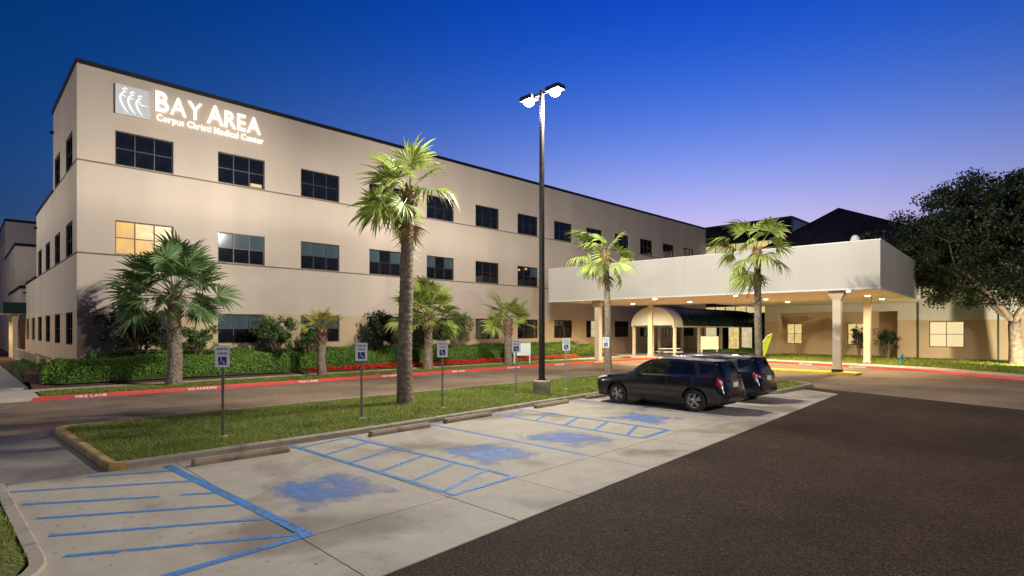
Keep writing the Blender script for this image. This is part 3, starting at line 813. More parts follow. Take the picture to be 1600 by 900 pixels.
for a, b, z in ((.85, 2.25, .14), (11.6, 2.6, .15), (1.6, 19.2, .15), (11.5, 19.9, .15)):
    mb = MB().box(a-.21, a+.21, b-.21, b+.21, z, 4.3)
    h = [(a-.21, b-.21), (a+.21, b-.21), (a+.21, b+.21), (a-.21, b+.21)]
    e = .17 if a < 5 else .02
    t = [(a-.21-e, b-.21-e), (a+.21+e, b-.21-e), (a+.21+e, b+.21+e), (a-.21-e, b+.21+e)]
    mb.add([(x, y, 4.3) for x, y in h] + [(x, y, 4.62) for x, y in t] + [(x, y, 4.92) for x, y in t], [(0,1,5,4),(1,2,6,5),(2,3,7,6),(3,0,4,7),(4,5,9,8),(5,6,10,9),(6,7,11,10),(7,4,8,11),(8,9,10,11)])
    o = mb.build('column', 'cream', PC)
    MB().box(a-.25, a+.25, b-.25, b+.25, z, z+.16).build('plinth', 'black_plastic' if z < .145 else 'cream', o)
for a in (2.2, 8.2, 13.6):
    for b in (2.0, 8.6, 14.6, 19.9):
        if a > 12 and b > 13: continue
        MB().lathe([(.20, 4.885), (.22, 4.90), (.22, 4.925)], 16, c=(a, b, 0)).build('light_ring', 'white_metal', PC)
        MB().lathe([(.05, 4.85), (.13, 4.862), (.17, 4.888)], 16, c=(a, b, 0)).build('downlight', 'downlight_lens', PC, smooth=True)
        lamp('downlight_glow', 'SPOT', (a, b, 4.80), SOFFIT_W, (1., .80, .50), .15, 170, PC)
FLD = thing('roof_floodlight', 'small white dome floodlight on top of the canopy corner', 'floodlight', (38.6, 9.6, 7.06))
MB().tube([(0, 0, 0), (0, 0, .9)], .05, 8).build('post', 'white_metal', FLD)
MB().lathe([(.05, 1.25), (.17, 1.18), (.26, .98), (.27, .86), (.1, .84)], 14).build('dome', 'white_metal', FLD, smooth=True)
# painted column island
kerbpad = MB().prism([(36.0, 8.9), (37.1, 8.9), (37.3, 9.3), (37.1, 14.9), (36.6, 15.3), (36.0, 14.9)], -.02, .14).build('column_island', 'yellow_paint')
kind(kerbpad, 'structure')

# low building with hip roof, to the right
HB = thing('hip_roof_building', 'low cream building with dark hip roof and lit windows behind the canopy', 'building', (C0.x, C0.y, 0), R(TH))
A0 = 22.3
rec = (-11.9, -2.2, .1, 4.2)
lo_w = [(0., 2.3), (6., 8.3), (12., 14.3)]
lw = [(a, b, 1.15, 3.28) for a, b in lo_w]
link('wall', wall_mesh('wall', 'stucco_tan', -13.2, 30, .0, 3.4, [rec] + lw, .2), HB, (A0, 0, 0), R(-90))
link('wall', wall_mesh('wall', 'stucco_pale', -13.2, 30, 3.4, 8.3, [rec], .2), HB, (A0, 0, 0), R(-90))
# recess behind the porch
up(HB, 'recess_wall', 'stucco_tan', (A0+.2, A0+1.5, 11.9, 12.0, .0, 4.3), (A0+.2, A0+1.5, 2.1, 2.2, .0, 4.3))
up(HB, 'recess_ceiling', 'soffit', (A0+.2, A0+1.5, 2.2, 11.9, 4.2, 4.3))
ro = [(-11.6, -10.2, 1.2, 3.2), (-6.3, -4.9, 1.2, 3.2)]
link('recess_wall', wall_mesh('recess_wall', 'stucco_tan', -11.9, -2.2, 0, 4.2, ro, .15), HB, (A0+1.5, 0, 0), R(-90))
for o in ro: window(HB, (A0+1.5, -o[0], o[2]), R(-90), 1.4, 2.0, 2, 2, 'lit_window')
for a, b, z0, z1 in lw: window(HB, (A0, -a, z0), R(-90), 2.3, 2.13, 2, 2, 'lit_blind')
MB().add([(A0, 13.2, 0), (A0+28, 13.2, 0), (A0+28, 13.2, 3.4), (A0, 13.2, 3.4)], [(0, 1, 2, 3)]).build('wall', 'stucco_tan', HB)
MB().add([(A0, 13.2, 3.4), (A0+28, 13.2, 3.4), (A0+28, 13.2, 8.3), (A0, 13.2, 8.3)], [(0, 1, 2, 3)]).build('wall', 'stucco_pale', HB)
for b in (.75, -4.4):
    MB().box(A0-.1, A0-.01, b-.05, b+.05, .15, 8.2).build('downspout', 'green_metal', HB)
ap = (A0+13.2, 9.5, 16.2); e0, e1, bl, br, ze = A0-.9, A0+28, 18.3, -6., 8.2
rf = MB().add([(e0, br, ze), (e1, br, ze), (e1, bl, ze), (e0, bl, ze), ap], [(0, 1, 4), (1, 2, 4), (2, 3, 4), (3, 0, 4), (3, 2, 1, 0)]).build('roof', 'roof_metal', HB)
MB().box(e0-.06, e0+.04, br, bl, ze-.3, ze+.06).box(e0, e1, bl, bl+.06, ze-.3, ze+.06).build('eave', 'coping', rf)
for p, q in (((e0, br, ze), ap), ((e0, bl, ze), ap)):
    MB().tube([Vector(p)+Vector((0, 0, .05)), Vector(q)+Vector((0, 0, .05))], .07, 6).build('hip_cap', 'coping', rf)
for k in range(1, 24):          # standing seams on the front slope
    t = k/24; b = br+(bl-br)*t
    # seam runs up the slope until it meets a hip
    s = min((b-br)/(ap[1]-br), (bl-b)/(bl-ap[1]))
    MB().tube([(e0, b, ze+.03), (e0+(ap[0]-e0)*s, b, ze+(ap[2]-ze)*s+.03)], .03, 4).build('seam', 'roof_metal', rf)
up(HB, 'flat_roof', 'flat_roof', (A0, A0+28, -30, -6, 8.3, 8.4))
up(HB, 'coping', 'coping', (A0-.06, A0+.3, -30, -6, 8.4, 8.6))

# barrel-vaulted walkway canopy
BV = thing('vaulted_walkway', 'dark green barrel vault on white posts leading to the entrance doors', 'canopy', (46.2, 26., .14))
L_, Wd, ez, rise = 19.6, 4.3, 2.85, 1.75
prof = [(Wd/2-Wd/2*math.cos(math.pi*i/14)*1.06, ez+rise*math.sin(math.pi*i/14)) for i in range(15)]
mb = MB()
for y, z in prof: mb.v += [(1.6, y, z), (L_, y, z), (L_, y, z-.05), (1.6, y, z-.05)]
for i in range(14):
    for j in range(4): mb.f.append((4*i+j, 4*i+(j+1) % 4, 4*i+4+(j+1) % 4, 4*i+4+j))
vt = mb.build('vault', 'green_metal', BV)
for k in range(1, 16):
    x = 1.6+(L_-1.6)*k/16
    MB().tube([(x, y, z+.02) for y, z in prof], .03, 5).build('seam', 'green_metal', vt)
mb = MB()
for y, z in prof: mb.v += [(0, y, z), (1.6, y, z), (1.6, y, z-.04), (0, y, z-.04)]
for i in range(14):
    for j in range(4): mb.f.append((4*i+j, 4*i+(j+1) % 4, 4*i+4+(j+1) % 4, 4*i+4+j))
mb.build('fabric_hood', 'white_fabric', BV)
MB().add([(-.02, y, z) for y, z in prof] + [(.03, y, z) for y, z in prof], [tuple(range(15)), tuple(range(29, 14, -1))] + [(i, i+1, i+16, i+15) for i in range(14)] + [(14, 0, 15, 29)]).build('end_panel', 'white_fabric', BV)
up(BV, 'beam', 'white_metal', (0, L_, -.1, .08, ez-.16, ez-.02), (0, L_, Wd-.08, Wd+.1, ez-.16, ez-.02))
for x in (.3, 4.9, 9.6, 14.3, 19.1):
    for y in (0, Wd): up(BV, 'post', 'cream', (x-.11, x+.11, y-.11, y+.11, 0, ez-.16))

# ================================================================== street furniture
IES = bpy.data.texts.new('lot_lamp.ies')
_va = [0, 20, 40, 50, 60, 68, 76, 82, 86, 92, 102, 115, 180]
_cd = [.55, .57, .66, .76, .96, 1.08, 1.02, 1.12, 1.5, 1.15, .62, .3, .0]
IES.write('IESNA:LM-63-2002\nTILT=NONE\n1 1000 1 %d 1 1 2 0 0 0\n1 1 100\n%s\n0\n%s\n' % (len(_va), ' '.join(map(str, _va)), ' '.join('%.3f' % (c*IES_K) for c in _cd)))
def photometry(o):
    l = o.data; l.use_nodes = True; n = l.node_tree.nodes
    ie = n.new('ShaderNodeTexIES'); ie.mode = 'INTERNAL'; ie.ies = IES
    l.node_tree.links.new(ie.outputs[0], n['Emission'].inputs['Strength'])
def lamp_post(loc, label, watts, ang=90.):
    o = thing('lamp_post', label, 'lamp post', loc, R(ang-90), 'double-headed lot lamps')
    MB().lathe([(.33, -.05), (.33, .50), (.30, .55), (.1, .56)], 24).build('concrete_base', 'kerb', o)
    MB().box(-.14, .14, -.14, .14, .56, .60).build('base_plate', 'pole_paint', o)
    mb = MB().add([(x*.085, y*.085, .60) for x, y in ((-1,-1),(1,-1),(1,1),(-1,1))] + [(x*.062, y*.062, 12.02) for x, y in ((-1,-1),(1,-1),(1,1),(-1,1))], [(0,1,5,4),(1,2,6,5),(2,3,7,6),(3,0,4,7),(4,5,6,7)])
    mb.build('pole', 'pole_paint', o)
    MB().box(-.035, .035, -.36, .36, 11.84, 11.93).build('arm', 'pole_paint', o)
    for s in (-1, 1):
        y = s*.68
        hd = MB().cbox(-.21, .21, y-.32, y+.32, 11.80, 12.0, .05).build('lamp_head', 'pole_paint', o)
        MB().lathe([(.02, 11.60), (.12, 11.62), (.19, 11.69), (.205, 11.795)], 16, c=(0, y, 0)).build('lens', 'lamp_lens', hd, smooth=True)
        photometry(lamp('lamp_glow', 'POINT', (0, y, 11.40), watts, (1., .93, .80), .12, None, o))
    return o
lp = lamp_post((16.05, 14.6, .12), 'tall black lamp post with two lit heads standing on the grass island', LAMP_W)
lp.scale = (1, 1, .972)
lamp_post((7, -17, 0), 'black lamp post farther back in the dark lot', LAMP_W*.8)
lamp_post((-20, 52, .13), 'black lamp post on the lawn left of the building', LAMP_W*.7)
gf = thing('ground_floodlight', 'low black floodlight on the lawn aimed at the dark tree and wall', 'floodlight', (49.6, 1.3, .16), R(25))
MB().tube([(0, 0, -.05), (0, 0, .28)], .03, 8).build('stake', 'pole_paint', gf)
fh = MB().cbox(-.16, .1, -.18, .18, .26, .46, .03).build('lamp_head', 'pole_paint', gf)
MB().box(.1, .112, -.15, .15, .285, .435).build('lens', 'downlight_lens', fh)
fo = lamp('floodlight_glow', 'SPOT', (.2, 0, .36), FLOOD_W, (1., .86, .60), .12, 140, gf)
fo.rotation_euler = (0, R(-104), 0)

# accessible parking signs
post_me = MB().box(-.03, .03, -.012, .012, 0, 2.12).mesh('post', 'steel')
plate_me = MB().box(-.165, .165, -.024, -.016, 1.62, 2.12).mesh('plate', 'sign_white')
rim_me = MB().box(-.17, .17, -.019, -.0145, 1.615, 2.125).mesh('plate_rim', 'sign_blue')
sq_me = MB().box(-.095, .095, -.0265, -.0245, 1.675, 1.865).mesh('symbol_panel', 'sign_blue')
wc = MB()
def stroke(pts, r): wc.tube([(x*.17, -.0275, 1.685+z*.17) for x, z in pts], r, 6, squash=.15)
stroke([(-.1+.26*math.cos(R(t)), .32+.26*math.sin(R(t))) for t in range(125, 385, 20)], .009)
stroke([(-.14, .74), (-.10, .42), (.16, .42), (.26, .14), (.36, .16)], .010)
stroke([(-.12, .60), (.12, .60)], .008)
wc.lathe([(.012, -.0285), (.0165, -.028), (.0165, -.027)], 10, 'y', (-.026, 0, 1.685+.90*.17))
wc_me = wc.mesh('wheelchair_symbol', 'sign_white')
t1 = flat_text('RESERVED', 'lettering', 'sign_blue', .26, .075, .001, bold=.002)
t2 = flat_text('PARKING', 'lettering', 'sign_blue', .23, .075, .001, bold=.002)
foot_me = MB().lathe([(.13, 0), (.12, .03), (.05, .05)], 10).mesh('footing', 'kerb')
for i, (x, y, lab) in enumerate(((4.4, 13.95, 'nearest the yellow painted kerb end'), (8.05, 14.1, 'left of the tall palm trunk'), (10.95, 14.2, 'just right of the tall palm trunk'),
                            (15.05, 15.0, 'left of the lamp post'), (18.1, 15.1, 'just right of the lamp post'), (22.4, 16.2, 'beside the slim palm behind the near car'))):
    s = thing('parking_sign', 'white reserved parking sign with blue wheelchair symbol, ' + lab, 'parking sign', (x, y, .11), R(-42 + i*1.5), 'accessible parking signs on the island')
    link('post', post_me, s); pl = link('plate', plate_me, s); link('plate_rim', rim_me, pl); link('symbol_panel', sq_me, pl); link('wheelchair_symbol', wc_me, pl)
    link('lettering', t1, pl, (0, -.0255, 2.015), rot=(R(90), 0, 0)); link('lettering', t2, pl, (0, -.0255, 1.915), rot=(R(90), 0, 0))
    link('footing', foot_me, s)

# wheel stops
def stop_mesh():
    mb = MB(); sec = [(-.09, 0), (-.085, .07), (-.05, .125), (.05, .125), (.085, .07), (.09, 0)]
    xs = [-.92, -.89, 0, .89, .92]; sc = [.8, 1, 1, 1, .8]
    for x, k in zip(xs, sc): mb.v += [(x, y*k, z*(.88 if k < 1 else 1)) for y, z in sec]
    for i in range(4):
        for j in range(6): mb.f.append((i*6+j, i*6+(j+1) % 6, i*6+6+(j+1) % 6, i*6+6+j))
    mb.f.append(tuple(range(6))); mb.f.append(tuple(range(29, 23, -1)))
    return mb.mesh('wheel_stop', 'old_concrete')
sm = stop_mesh()
for x, y, r, lab in ((4.12, 11.85, -1, 'nearest the yellow painted kerb end'), (8.05, 12.15, 3, 'before the second sign'), (10.52, 12.42, 4, 'before the third sign'), (14.45, 12.68, 5, 'between the hatched aisle and the near car'), (17.6, 13.0, 3, 'under the nose of the near car'), (20.7, 13.2, 2, 'under the nose of the far car')):
    o = link('wheel_stop', sm, None, (x, y, .016), R(r))
    tag(o, 'weathered concrete wheel stop ' + lab, 'wheel stop', 'wheel stops along the island kerb')

# boards, banner, bench, hydrant
b1 = thing('notice_board', 'pale blue-white board on two short posts beside the far kerb', 'sign board', (28.6, 27.9, .14), R(-40))
MB().box(-.6, .6, -.03, .03, .62, 1.5).build('panel', 'pale_board', b1)
for x in (-.55, .55): MB().box(x-.035, x+.035, .032, .08, 0, 1.53).build('post', 'white_metal', b1)
b2 = thing('notice_board', 'cream information board on posts in front of the vaulted walkway', 'sign board', (48.0, 23.4, .14), R(-42))
MB().box(-.8, .8, -.03, .03, .7, 1.85).build('panel', 'cream_board', b2)
for x in (-.7, .7): MB().box(x-.04, x+.04, .032, .09, 0, 1.88).build('post', 'white_metal', b2)
fl = thing('feather_banner', 'lime green feather banner leaning beside the far palm trunk', 'banner', (48.5, 19.0, .14), R(-45))
MB().tube([(-.5, 0, 0), (-.3, 0, .7), (.0, 0, 1.35), (.45, 0, 1.9), (.8, 0, 2.1)], [.025]*5, 8).build('pole', 'white_metal', fl)
mb = MB(); L1 = [(-.42, .35), (-.28, .75), (0, 1.33), (.43, 1.86), (.78, 2.06)]; L2 = [(.15, .05), (.35, .45), (.52, .95), (.72, 1.5), (.86, 2.04)]
for (x0, z0), (x1, z1) in zip(L1, L2): mb.v += [(x0, .02, z0), ((x0+x1)/2, .09, (z0+z1)/2), (x1, .02, z1)]
for i in range(4):
    for j in range(2): mb.f.append((i*3+j, i*3+j+1, i*3+j+4, i*3+j+3))
bo = mb.build('cloth', 'lime_fabric', fl, smooth=True)
bn = thing('picnic_table', 'white table with benches under the canopy beside the left rear column', 'table', (46.4, 27.4-.9, .14), R(-30))
MB().box(-.9, .9, -.38, .38, .70, .75).build('table_top', 'white_metal', bn)
for s in (-1, 1):
    MB().box(-.9, .9, s*.72-.14, s*.72+.14, .42, .46).build('bench_seat', 'white_metal', bn)
    MB().tube([(s*.6, -.7, 0), (s*.6, -.2, .70)], .035, 6).tube([(s*.6, .7, 0), (s*.6, .2, .70)], .035, 6).tube([(s*.6, -.8, .40), (s*.6, .8, .40)], .03, 6).build('leg', 'steel', bn)
hy = thing('hydrant', 'teal standpipe hydrant on the lawn edge below the canopy corner', 'hydrant', (47.3, 8.9, .15))
MB().lathe([(.13, 0), (.13, .06), (.09, .07), (.09, .52), (.12, .54), (.12, .6), (.10, .68), (.04, .76), (.03, .8)], 14).build('barrel', 'teal_paint', hy, smooth=True)
for s in (-1, 1): MB().tube([(0, s*.08, .45), (0, s*.19, .45)], .05, 8).build('nozzle', 'teal_paint', hy)

# ================================================================== cars
def net():
    """control net: stations front to rear, 10 points each from belly to roof centre"""
    def row(x, y, z): return [(xx, yy, zz) for xx, yy, zz in zip(x if hasattr(x, '__len__') else [x]*10, y, z)]
    N = []
    N.append(row(2.39, [0, .40, .45, .48, .48, .45, .40, .30, .18, 0], [.36, .36, .42, .55, .68, .76, .79, .81, .82, .83]))
    N.append(row([2.34]*3+[2.36]*3+[2.3]*4, [0, .62, .70, .74, .74, .68, .60, .46, .28, 0], [.28, .28, .38, .55, .72, .83, .87, .89, .91, .92]))
    N.append(row([2.2]*6+[2.12]*4, [0, .74, .82, .865, .87, .81, .73, .58, .38, 0], [.25, .25, .36, .56, .76, .90, .94, .97, .99, 1.0]))
    N.append(row(1.8, [0, .78, .87, .91, .915, .86, .79, .64, .44, 0], [.25, .25, .36, .58, .79, .97, 1.0, 1.03, 1.05, 1.06]))
    N.append(row([1.3]*7+[1.32, 1.36, 1.38], [0, .78, .875, .905, .915, .87, .82, .70, .50, 0], [.25, .25, .36, .59, .81, 1.01, 1.04, 1.08, 1.10, 1.11]))
    N.append(row([.95]*6+[1.0, .98, 1.06, 1.12], [0, .78, .875, .90, .915, .88, .845, .74, .54, 0], [.25, .25, .36, .60, .82, 1.03, 1.06, 1.13, 1.16, 1.17]))
    N.append(row([.6]*6+[.72, .55, .64, .72], [0, .78, .875, .90, .915, .885, .855, .715, .56, 0], [.25, .25, .36, .60, .82, 1.04, 1.07, 1.37, 1.41, 1.43]))
    N.append(row([.3]*6+[.35, .18, .22, .28], [0, .78, .875, .90, .915, .885, .86, .68, .56, 0], [.25, .25, .36, .60, .82, 1.045, 1.075, 1.53, 1.585, 1.61]))
    N.append(row([0]*6+[0, -.1, -.08, -.05], [0, .78, .875, .90, .915, .885, .86, .665, .56, 0], [.25, .25, .36, .60, .82, 1.05, 1.08, 1.565, 1.63, 1.66]))
    N.append(row(-.6, [0, .78, .875, .90, .915, .885, .86, .665, .56, 0], [.25, .25, .36, .60, .82, 1.06, 1.09, 1.575, 1.64, 1.675]))
    N.append(row(-1.15, [0, .78, .875, .91, .92, .885, .855, .66, .555, 0], [.25, .25, .36, .60, .83, 1.075, 1.105, 1.565, 1.63, 1.665]))
    N.append(row([-1.7]*10, [0, .78, .87, .91, .92, .875, .84, .645, .54, 0], [.26, .26, .37, .60, .84, 1.095, 1.125, 1.54, 1.605, 1.64]))
    N.append(row([-2.08]*6+[-2.05, -1.98, -2.02, -2.05], [0, .75, .84, .88, .885, .84, .80, .62, .52, 0], [.29, .29, .40, .61, .84, 1.10, 1.13, 1.51, 1.565, 1.595]))
    N.append(row([-2.26, -2.28, -2.29, -2.27, -2.24, -2.22, -2.19, -2.10, -2.11, -2.12], [0, .70, .79, .82, .80, .76, .72, .56, .46, 0], [.32, .32, .42, .61, .83, 1.06, 1.11, 1.41, 1.47, 1.50]))
    N.append(row([-2.37, -2.38, -2.39, -2.39, -2.35, -2.31, -2.29, -2.23, -2.22, -2.22], [0, .62, .71, .73, .68, .62, .58, .44, .34, 0], [.36, .36, .44, .60, .80, .99, 1.04, 1.22, 1.28, 1.31]))
    N.append(row([-2.39]*2+[-2.41]*3+[-2.36, -2.34, -2.31, -2.30, -2.29], [0, .40, .46, .48, .44, .40, .36, .26, .18, 0], [.42, .42, .48, .58, .72, .86, .92, 1.0, 1.04, 1.06]))
    return np.array(N, float)
def catmull(A, u):
    """Catmull-Rom along axis 0 at parameters u"""
    n = A.shape[0]; i = np.clip(np.floor(u).astype(int), 0, n-2); t = (u-i)
    sh = (len(u),)+(1,)*(A.ndim-1); t = t.reshape(sh)
    p1, p2 = A[i], A[i+1]
    p0 = np.where((i == 0).reshape(sh), 2*p1-p2, A[np.maximum(i-1, 0)]); p3 = np.where((i == n-2).reshape(sh), 2*p2-p1, A[np.minimum(i+2, n-1)])
    return .5*(2*p1+(p2-p0)*t+(2*p0-5*p1+4*p2-p3)*t**2+(3*p1-p0-3*p2+p3)*t**3)
NET = net()
def surf(us, ts):
    """points at paired (u, t)"""
    us = np.asarray(us, float); ts = np.asarray(ts, float)
    rows = catmull(NET, us)
    return np.array([catmull(rows[i], ts[i:i+1])[0] for i in range(len(us))])
def patch(name, mat, corners, parent, nu=8, nv=4, off=.006, side=1, thick=.012):
    """panel lying on the body: corners (u,t) x4: lower front, lower rear, upper rear, upper front"""
    (a, b, c, d) = [np.array(x, float) for x in corners]
    U, T = [], []
    for j in range(nv+1):
        for i in range(nu+1):
            s, v = i/nu, j/nv
            p = (a*(1-s)+b*s)*(1-v)+(d*(1-s)+c*s)*v
            U.append(p[0]); T.append(p[1])
    U, T = np.array(U), np.array(T)
    P = surf(U, T); e = 1e-3
    nrm = np.cross(surf(U+e, T)-P, surf(U, T+e)-P); nrm /= np.linalg.norm(nrm, axis=1)[:, None]+1e-12
    c0 = np.array([0, 0, .8]); sg = np.sign(((P-c0)*nrm).sum(1)); nrm *= np.where(sg == 0, 1, sg)[:, None]
    Q = P+nrm*off; I = P-nrm*thick
    Q[:, 1] *= side; I[:, 1] *= side
    n = nu+1; mb = MB(); mb.v = [tuple(x) for x in Q]+[tuple(x) for x in I]; k = len(Q)
    for j in range(nv):
        for i in range(nu): mb.f.append((j*n+i, j*n+i+1, (j+1)*n+i+1, (j+1)*n+i))
    ring = [i for i in range(n)] + [j*n+nu for j in range(1, nv+1)] + [nv*n+i for i in range(nu-1, -1, -1)] + [j*n for j in range(nv-1, 0, -1)]
    for x, y in zip(ring, ring[1:]+ring[:1]): mb.f.append((x, y, y+k, x+k))
    return mb.build(name, mat, parent, smooth=False)
def both(name, mat, corners, parent, **kw):
    """panel across the centre line (t up to 9), mirrored and joined"""
    for s in (1, -1): patch(name, mat, corners, parent, side=s, **kw)
AX = (1.42, -1.44); WR = .36
def body_mesh(mat):
    us = np.linspace(0, NET.shape[0]-1, 91); ts = np.linspace(0, 9, 46)
    rows = catmull(NET, us)
    half = np.array([catmull(r, ts) for r in rows])
    half[:, 0, 1] = 0; half[:, -1, 1] = 0
    mir = half[:, -2:0:-1].copy(); mir[:, :, 1] *= -1
    ring = np.concatenate([half, mir], 1); n = ring.shape[1]
    mb = MB(); mb.v = [tuple(p) for p in ring.reshape(-1, 3)]
    for i in range(len(us)-1):
        for j in range(n): mb.f.append((i*n+j, i*n+(j+1) % n, (i+1)*n+(j+1) % n, (i+1)*n+j))
    mb.f.append(tuple(range(n))[::-1]); mb.f.append(tuple((len(us)-1)*n+j for j in range(n)))
    me = mb.mesh('body', mat)
    o = link('tmp', me)
    cut = MB()
    for ax in AX:
        for s in (-1, 1): cut.lathe([(WR+.065, s*.52), (WR+.065, s*1.2)], 40, 'y', (ax, 0, WR+.01))
    co = cut.build('cut', 'black_plastic')
    md = o.modifiers.new('b', 'BOOLEAN'); md.operation = 'DIFFERENCE'; md.object = co; md.solver = 'EXACT'
    dg = bpy.context.evaluated_depsgraph_get(); dg.update()
    out = bpy.data.meshes.new_from_object(o.evaluated_get(dg))
    bpy.data.objects.remove(o); bpy.data.objects.remove(co)
    out.name = 'body'
    out.materials.clear(); out.materials.append(M[mat])
    for p in out.polygons: p.use_smooth = True
    out.set_sharp_from_angle(angle=R(40))
    return out
tyre_me = MB().lathe([(.235, -.10), (.30, -.112), (.345, -.10), (WR, -.06), (WR, .06), (.345, .10), (.30, .112), (.235, .10), (.235, -.10)], 40, 'y', cap=False).mesh('tyre', 'tyre', smooth=True)
rb = MB().lathe([(.236, -.1), (.25, -.105), (.25, .08), (.215, .05), (.205, .0), (.19, -.02), (.02, -.02)], 40, 'y')
rim_me_ = rb.mesh('rim', 'alloy', smooth=False)
sp = MB()
for k in range(5):
    for w in (-.17, .17):
        t = 2*math.pi*k/5; a0, a1 = t+w*.6, t+w*1.15
        for (ra, aa), (rb_, ab) in (((.045, a0), (.228, a1)),):
            d = Vector((math.cos(ab)*rb_-math.cos(aa)*ra, math.sin(ab)*rb_-math.sin(aa)*ra)); n = Vector((-d.y, d.x)).normalized()
            p, q = Vector((math.cos(aa)*ra, math.sin(aa)*ra)), Vector((math.cos(ab)*rb_, math.sin(ab)*rb_))
            w0, w1 = .021, .024
            sp.add([(p.x-n.x*w0, .075, p.y-n.y*w0), (p.x+n.x*w0, .075, p.y+n.y*w0), (q.x+n.x*w1, .083, q.y+n.y*w1), (q.x-n.x*w1, .083, q.y-n.y*w1),
                    (p.x-n.x*w0, .045, p.y-n.y*w0), (p.x+n.x*w0, .045, p.y+n.y*w0), (q.x+n.x*w1, .04, q.y+n.y*w1), (q.x-n.x*w1, .04, q.y-n.y*w1)],
                   [(0,1,2,3),(7,6,5,4),(0,4,5,1),(1,5,6,2),(2,6,7,3),(3,7,4,0)])
spoke_me = sp.lathe([(.062, .04), (.062, .082), (.03, .09), (.005, .092)], 16, 'y').mesh('spokes', 'alloy')
well_me = MB().lathe([(.20, -.04), (.20, .035)], 24, 'y').mesh('brake_disc', 'black_plastic')
def suv(name, label, loc, rz, paint_, second=False):
    o = thing(name, label, 'car', loc, rz)
    bd = link('body', body_mesh(paint_), o)
    for s in (1, -1):
        patch('side_window', 'car_glass', [(5.55, 6.25), (8.72, 6.2), (8.55, 6.93), (7.25, 6.93)], o, side=s, nu=12)
        patch('side_window', 'car_glass', [(8.86, 6.2), (10.55, 6.22), (10.30, 6.93), (8.72, 6.93)], o, side=s, nu=10)
        patch('side_window', 'car_glass', [(10.85, 6.25), (12.0, 6.55), (11.75, 6.9), (10.55, 6.93)], o, side=s, nu=8)
        patch('window_trim', 'chrome', [(5.4, 6.0), (10.7, 6.02), (10.7, 6.13), (5.4, 6.12)], o, side=s, nu=24, nv=1)
        patch('sill_trim', 'black_plastic', [(5.1, 1.3), (10.05, 1.3), (10.05, 2.35), (5.1, 2.35)], o, side=s, nu=20, nv=3, off=.012)
        patch('door_moulding', 'black_plastic', [(5.2, 2.95), (10.0, 2.95), (10.0, 3.05), (5.2, 3.05)], o, side=s, nu=20, nv=1, off=.012)
        for u in (5.15, 8.79, 10.42):
            patch('door_gap', 'black_plastic', [(u, 2.4), (u+.025, 2.4), (u+.025, 5.9), (u, 5.9)], o, side=s, nu=1, nv=10, off=.0015)
        for u in (8.2, 9.9):
            patch('door_handle', paint_, [(u, 4.55), (u+.32, 4.55), (u+.32, 4.72), (u, 4.72)], o, side=s, nu=4, nv=1, off=.03)
        if not second:
            patch('tail_light', 'tail_red', [(12.25, 4.15), (13.75, 4.05), (13.6, 5.25), (12.45, 5.45)], o, side=s, nu=8, nv=5, off=.014)
            patch('tail_lens', 'lamp_clear', [(12.9, 4.5), (13.45, 4.45), (13.4, 4.75), (12.95, 4.8)], o, side=s, nu=4, nv=2, off=.018)
        else:
            patch('tail_light', 'tail_red', [(12.2, 4.3), (14.3, 4.3), (14.2, 5.0), (12.3, 5.1)], o, side=s, nu=10, nv=4, off=.014)
            for u in (12.9, 13.6): patch('tail_lens', 'lamp_clear', [(u, 4.5), (u+.4, 4.5), (u+.4, 4.7), (u, 4.72)], o, side=s, nu=3, nv=2, off=.018)
        patch('head_light', 'lamp_clear', [(1.2, 4.55), (2.9, 4.75), (2.8, 5.35), (1.3, 5.2)], o, side=s, nu=6, nv=3, off=.006)
        # roof rail, mirror
        MB().tube([(.05, s*.57, 1.66), (.0, s*.575, 1.70), (-.9, s*.575, 1.715), (-1.6, s*.56, 1.69), (-1.7, s*.55, 1.65)], .018, 8).build('roof_rail', 'chrome' if not second else 'black_plastic', o, smooth=True)
        mm = MB().lathe([(.02, -.1), (.075, -.09), (.1, -.02), (.095, .07), (.04, .1)], 12, 'y', (.62, s*.98, 1.12)); mm.build('mirror', paint_, o, smooth=True)
        patch('windscreen', 'car_glass', [(5.25, 7.25), (6.9, 7.25), (6.9, 9), (5.25, 9)], o, side=s, nu=8, nv=6, off=.004)
        patch('rear_window', 'car_glass', [(12.55, 6.75), (13.75, 6.55), (13.75, 9), (12.45, 9)][0:1] + [(13.75, 6.5), (13.75, 9), (12.5, 9)], o, side=s, nu=8, nv=6, off=.006)
        patch('bumper_trim', 'black_plastic', [(13.0, 1.2), (15, 1.2), (15, 2.3), (13.0, 2.3)], o, side=s, nu=6, nv=3, off=.012)
        MB().box(-1.95, -2.03, s*.45-.08, s*.45+.08, .23, .29).build('exhaust_box', 'black_plastic', o)
    sp_ = MB().cbox(-2.2, -1.95, -.56, .56, 1.575, 1.61, .012).build('spoiler', paint_, o)
    pl_ = MB().box(-2.395, -2.36, -.16, .16, .80, .95).build('licence_plate', 'sign_white', o)
    MB().box(-2.37, -2.33, -.3, .3, .98, 1.02).build('hatch_handle', 'chrome', o)
    MB().box(-2.15, 2.1, -.6, .6, .22, .40).build('underbody', 'black_plastic', o)
    for ax in AX:
        for s in (1, -1):
            w = link('wheel', tyre_me, o, (ax, s*.80, WR), rot=(0, random.random()*6, 0 if s > 0 else math.pi))
            link('rim', rim_me_, w); link('spokes', spoke_me, w); link('brake_disc', well_me, w)
            # dark liner behind each wheel
        MB().box(ax-.40, ax+.40, -.5, .5, .30, .78).build('axle_housing', 'black_plastic', o)
    return o
suv('parked_car', 'dark charcoal SUV with silver wheels, nearer of the two parked cars', (17.32, 9.98, .017), R(90.5), 'car_paint')
suv('parked_car', 'dark navy SUV partly hidden behind the nearer parked car', (20.6, 10.2, .017), R(90), 'car_paint_blue', True)

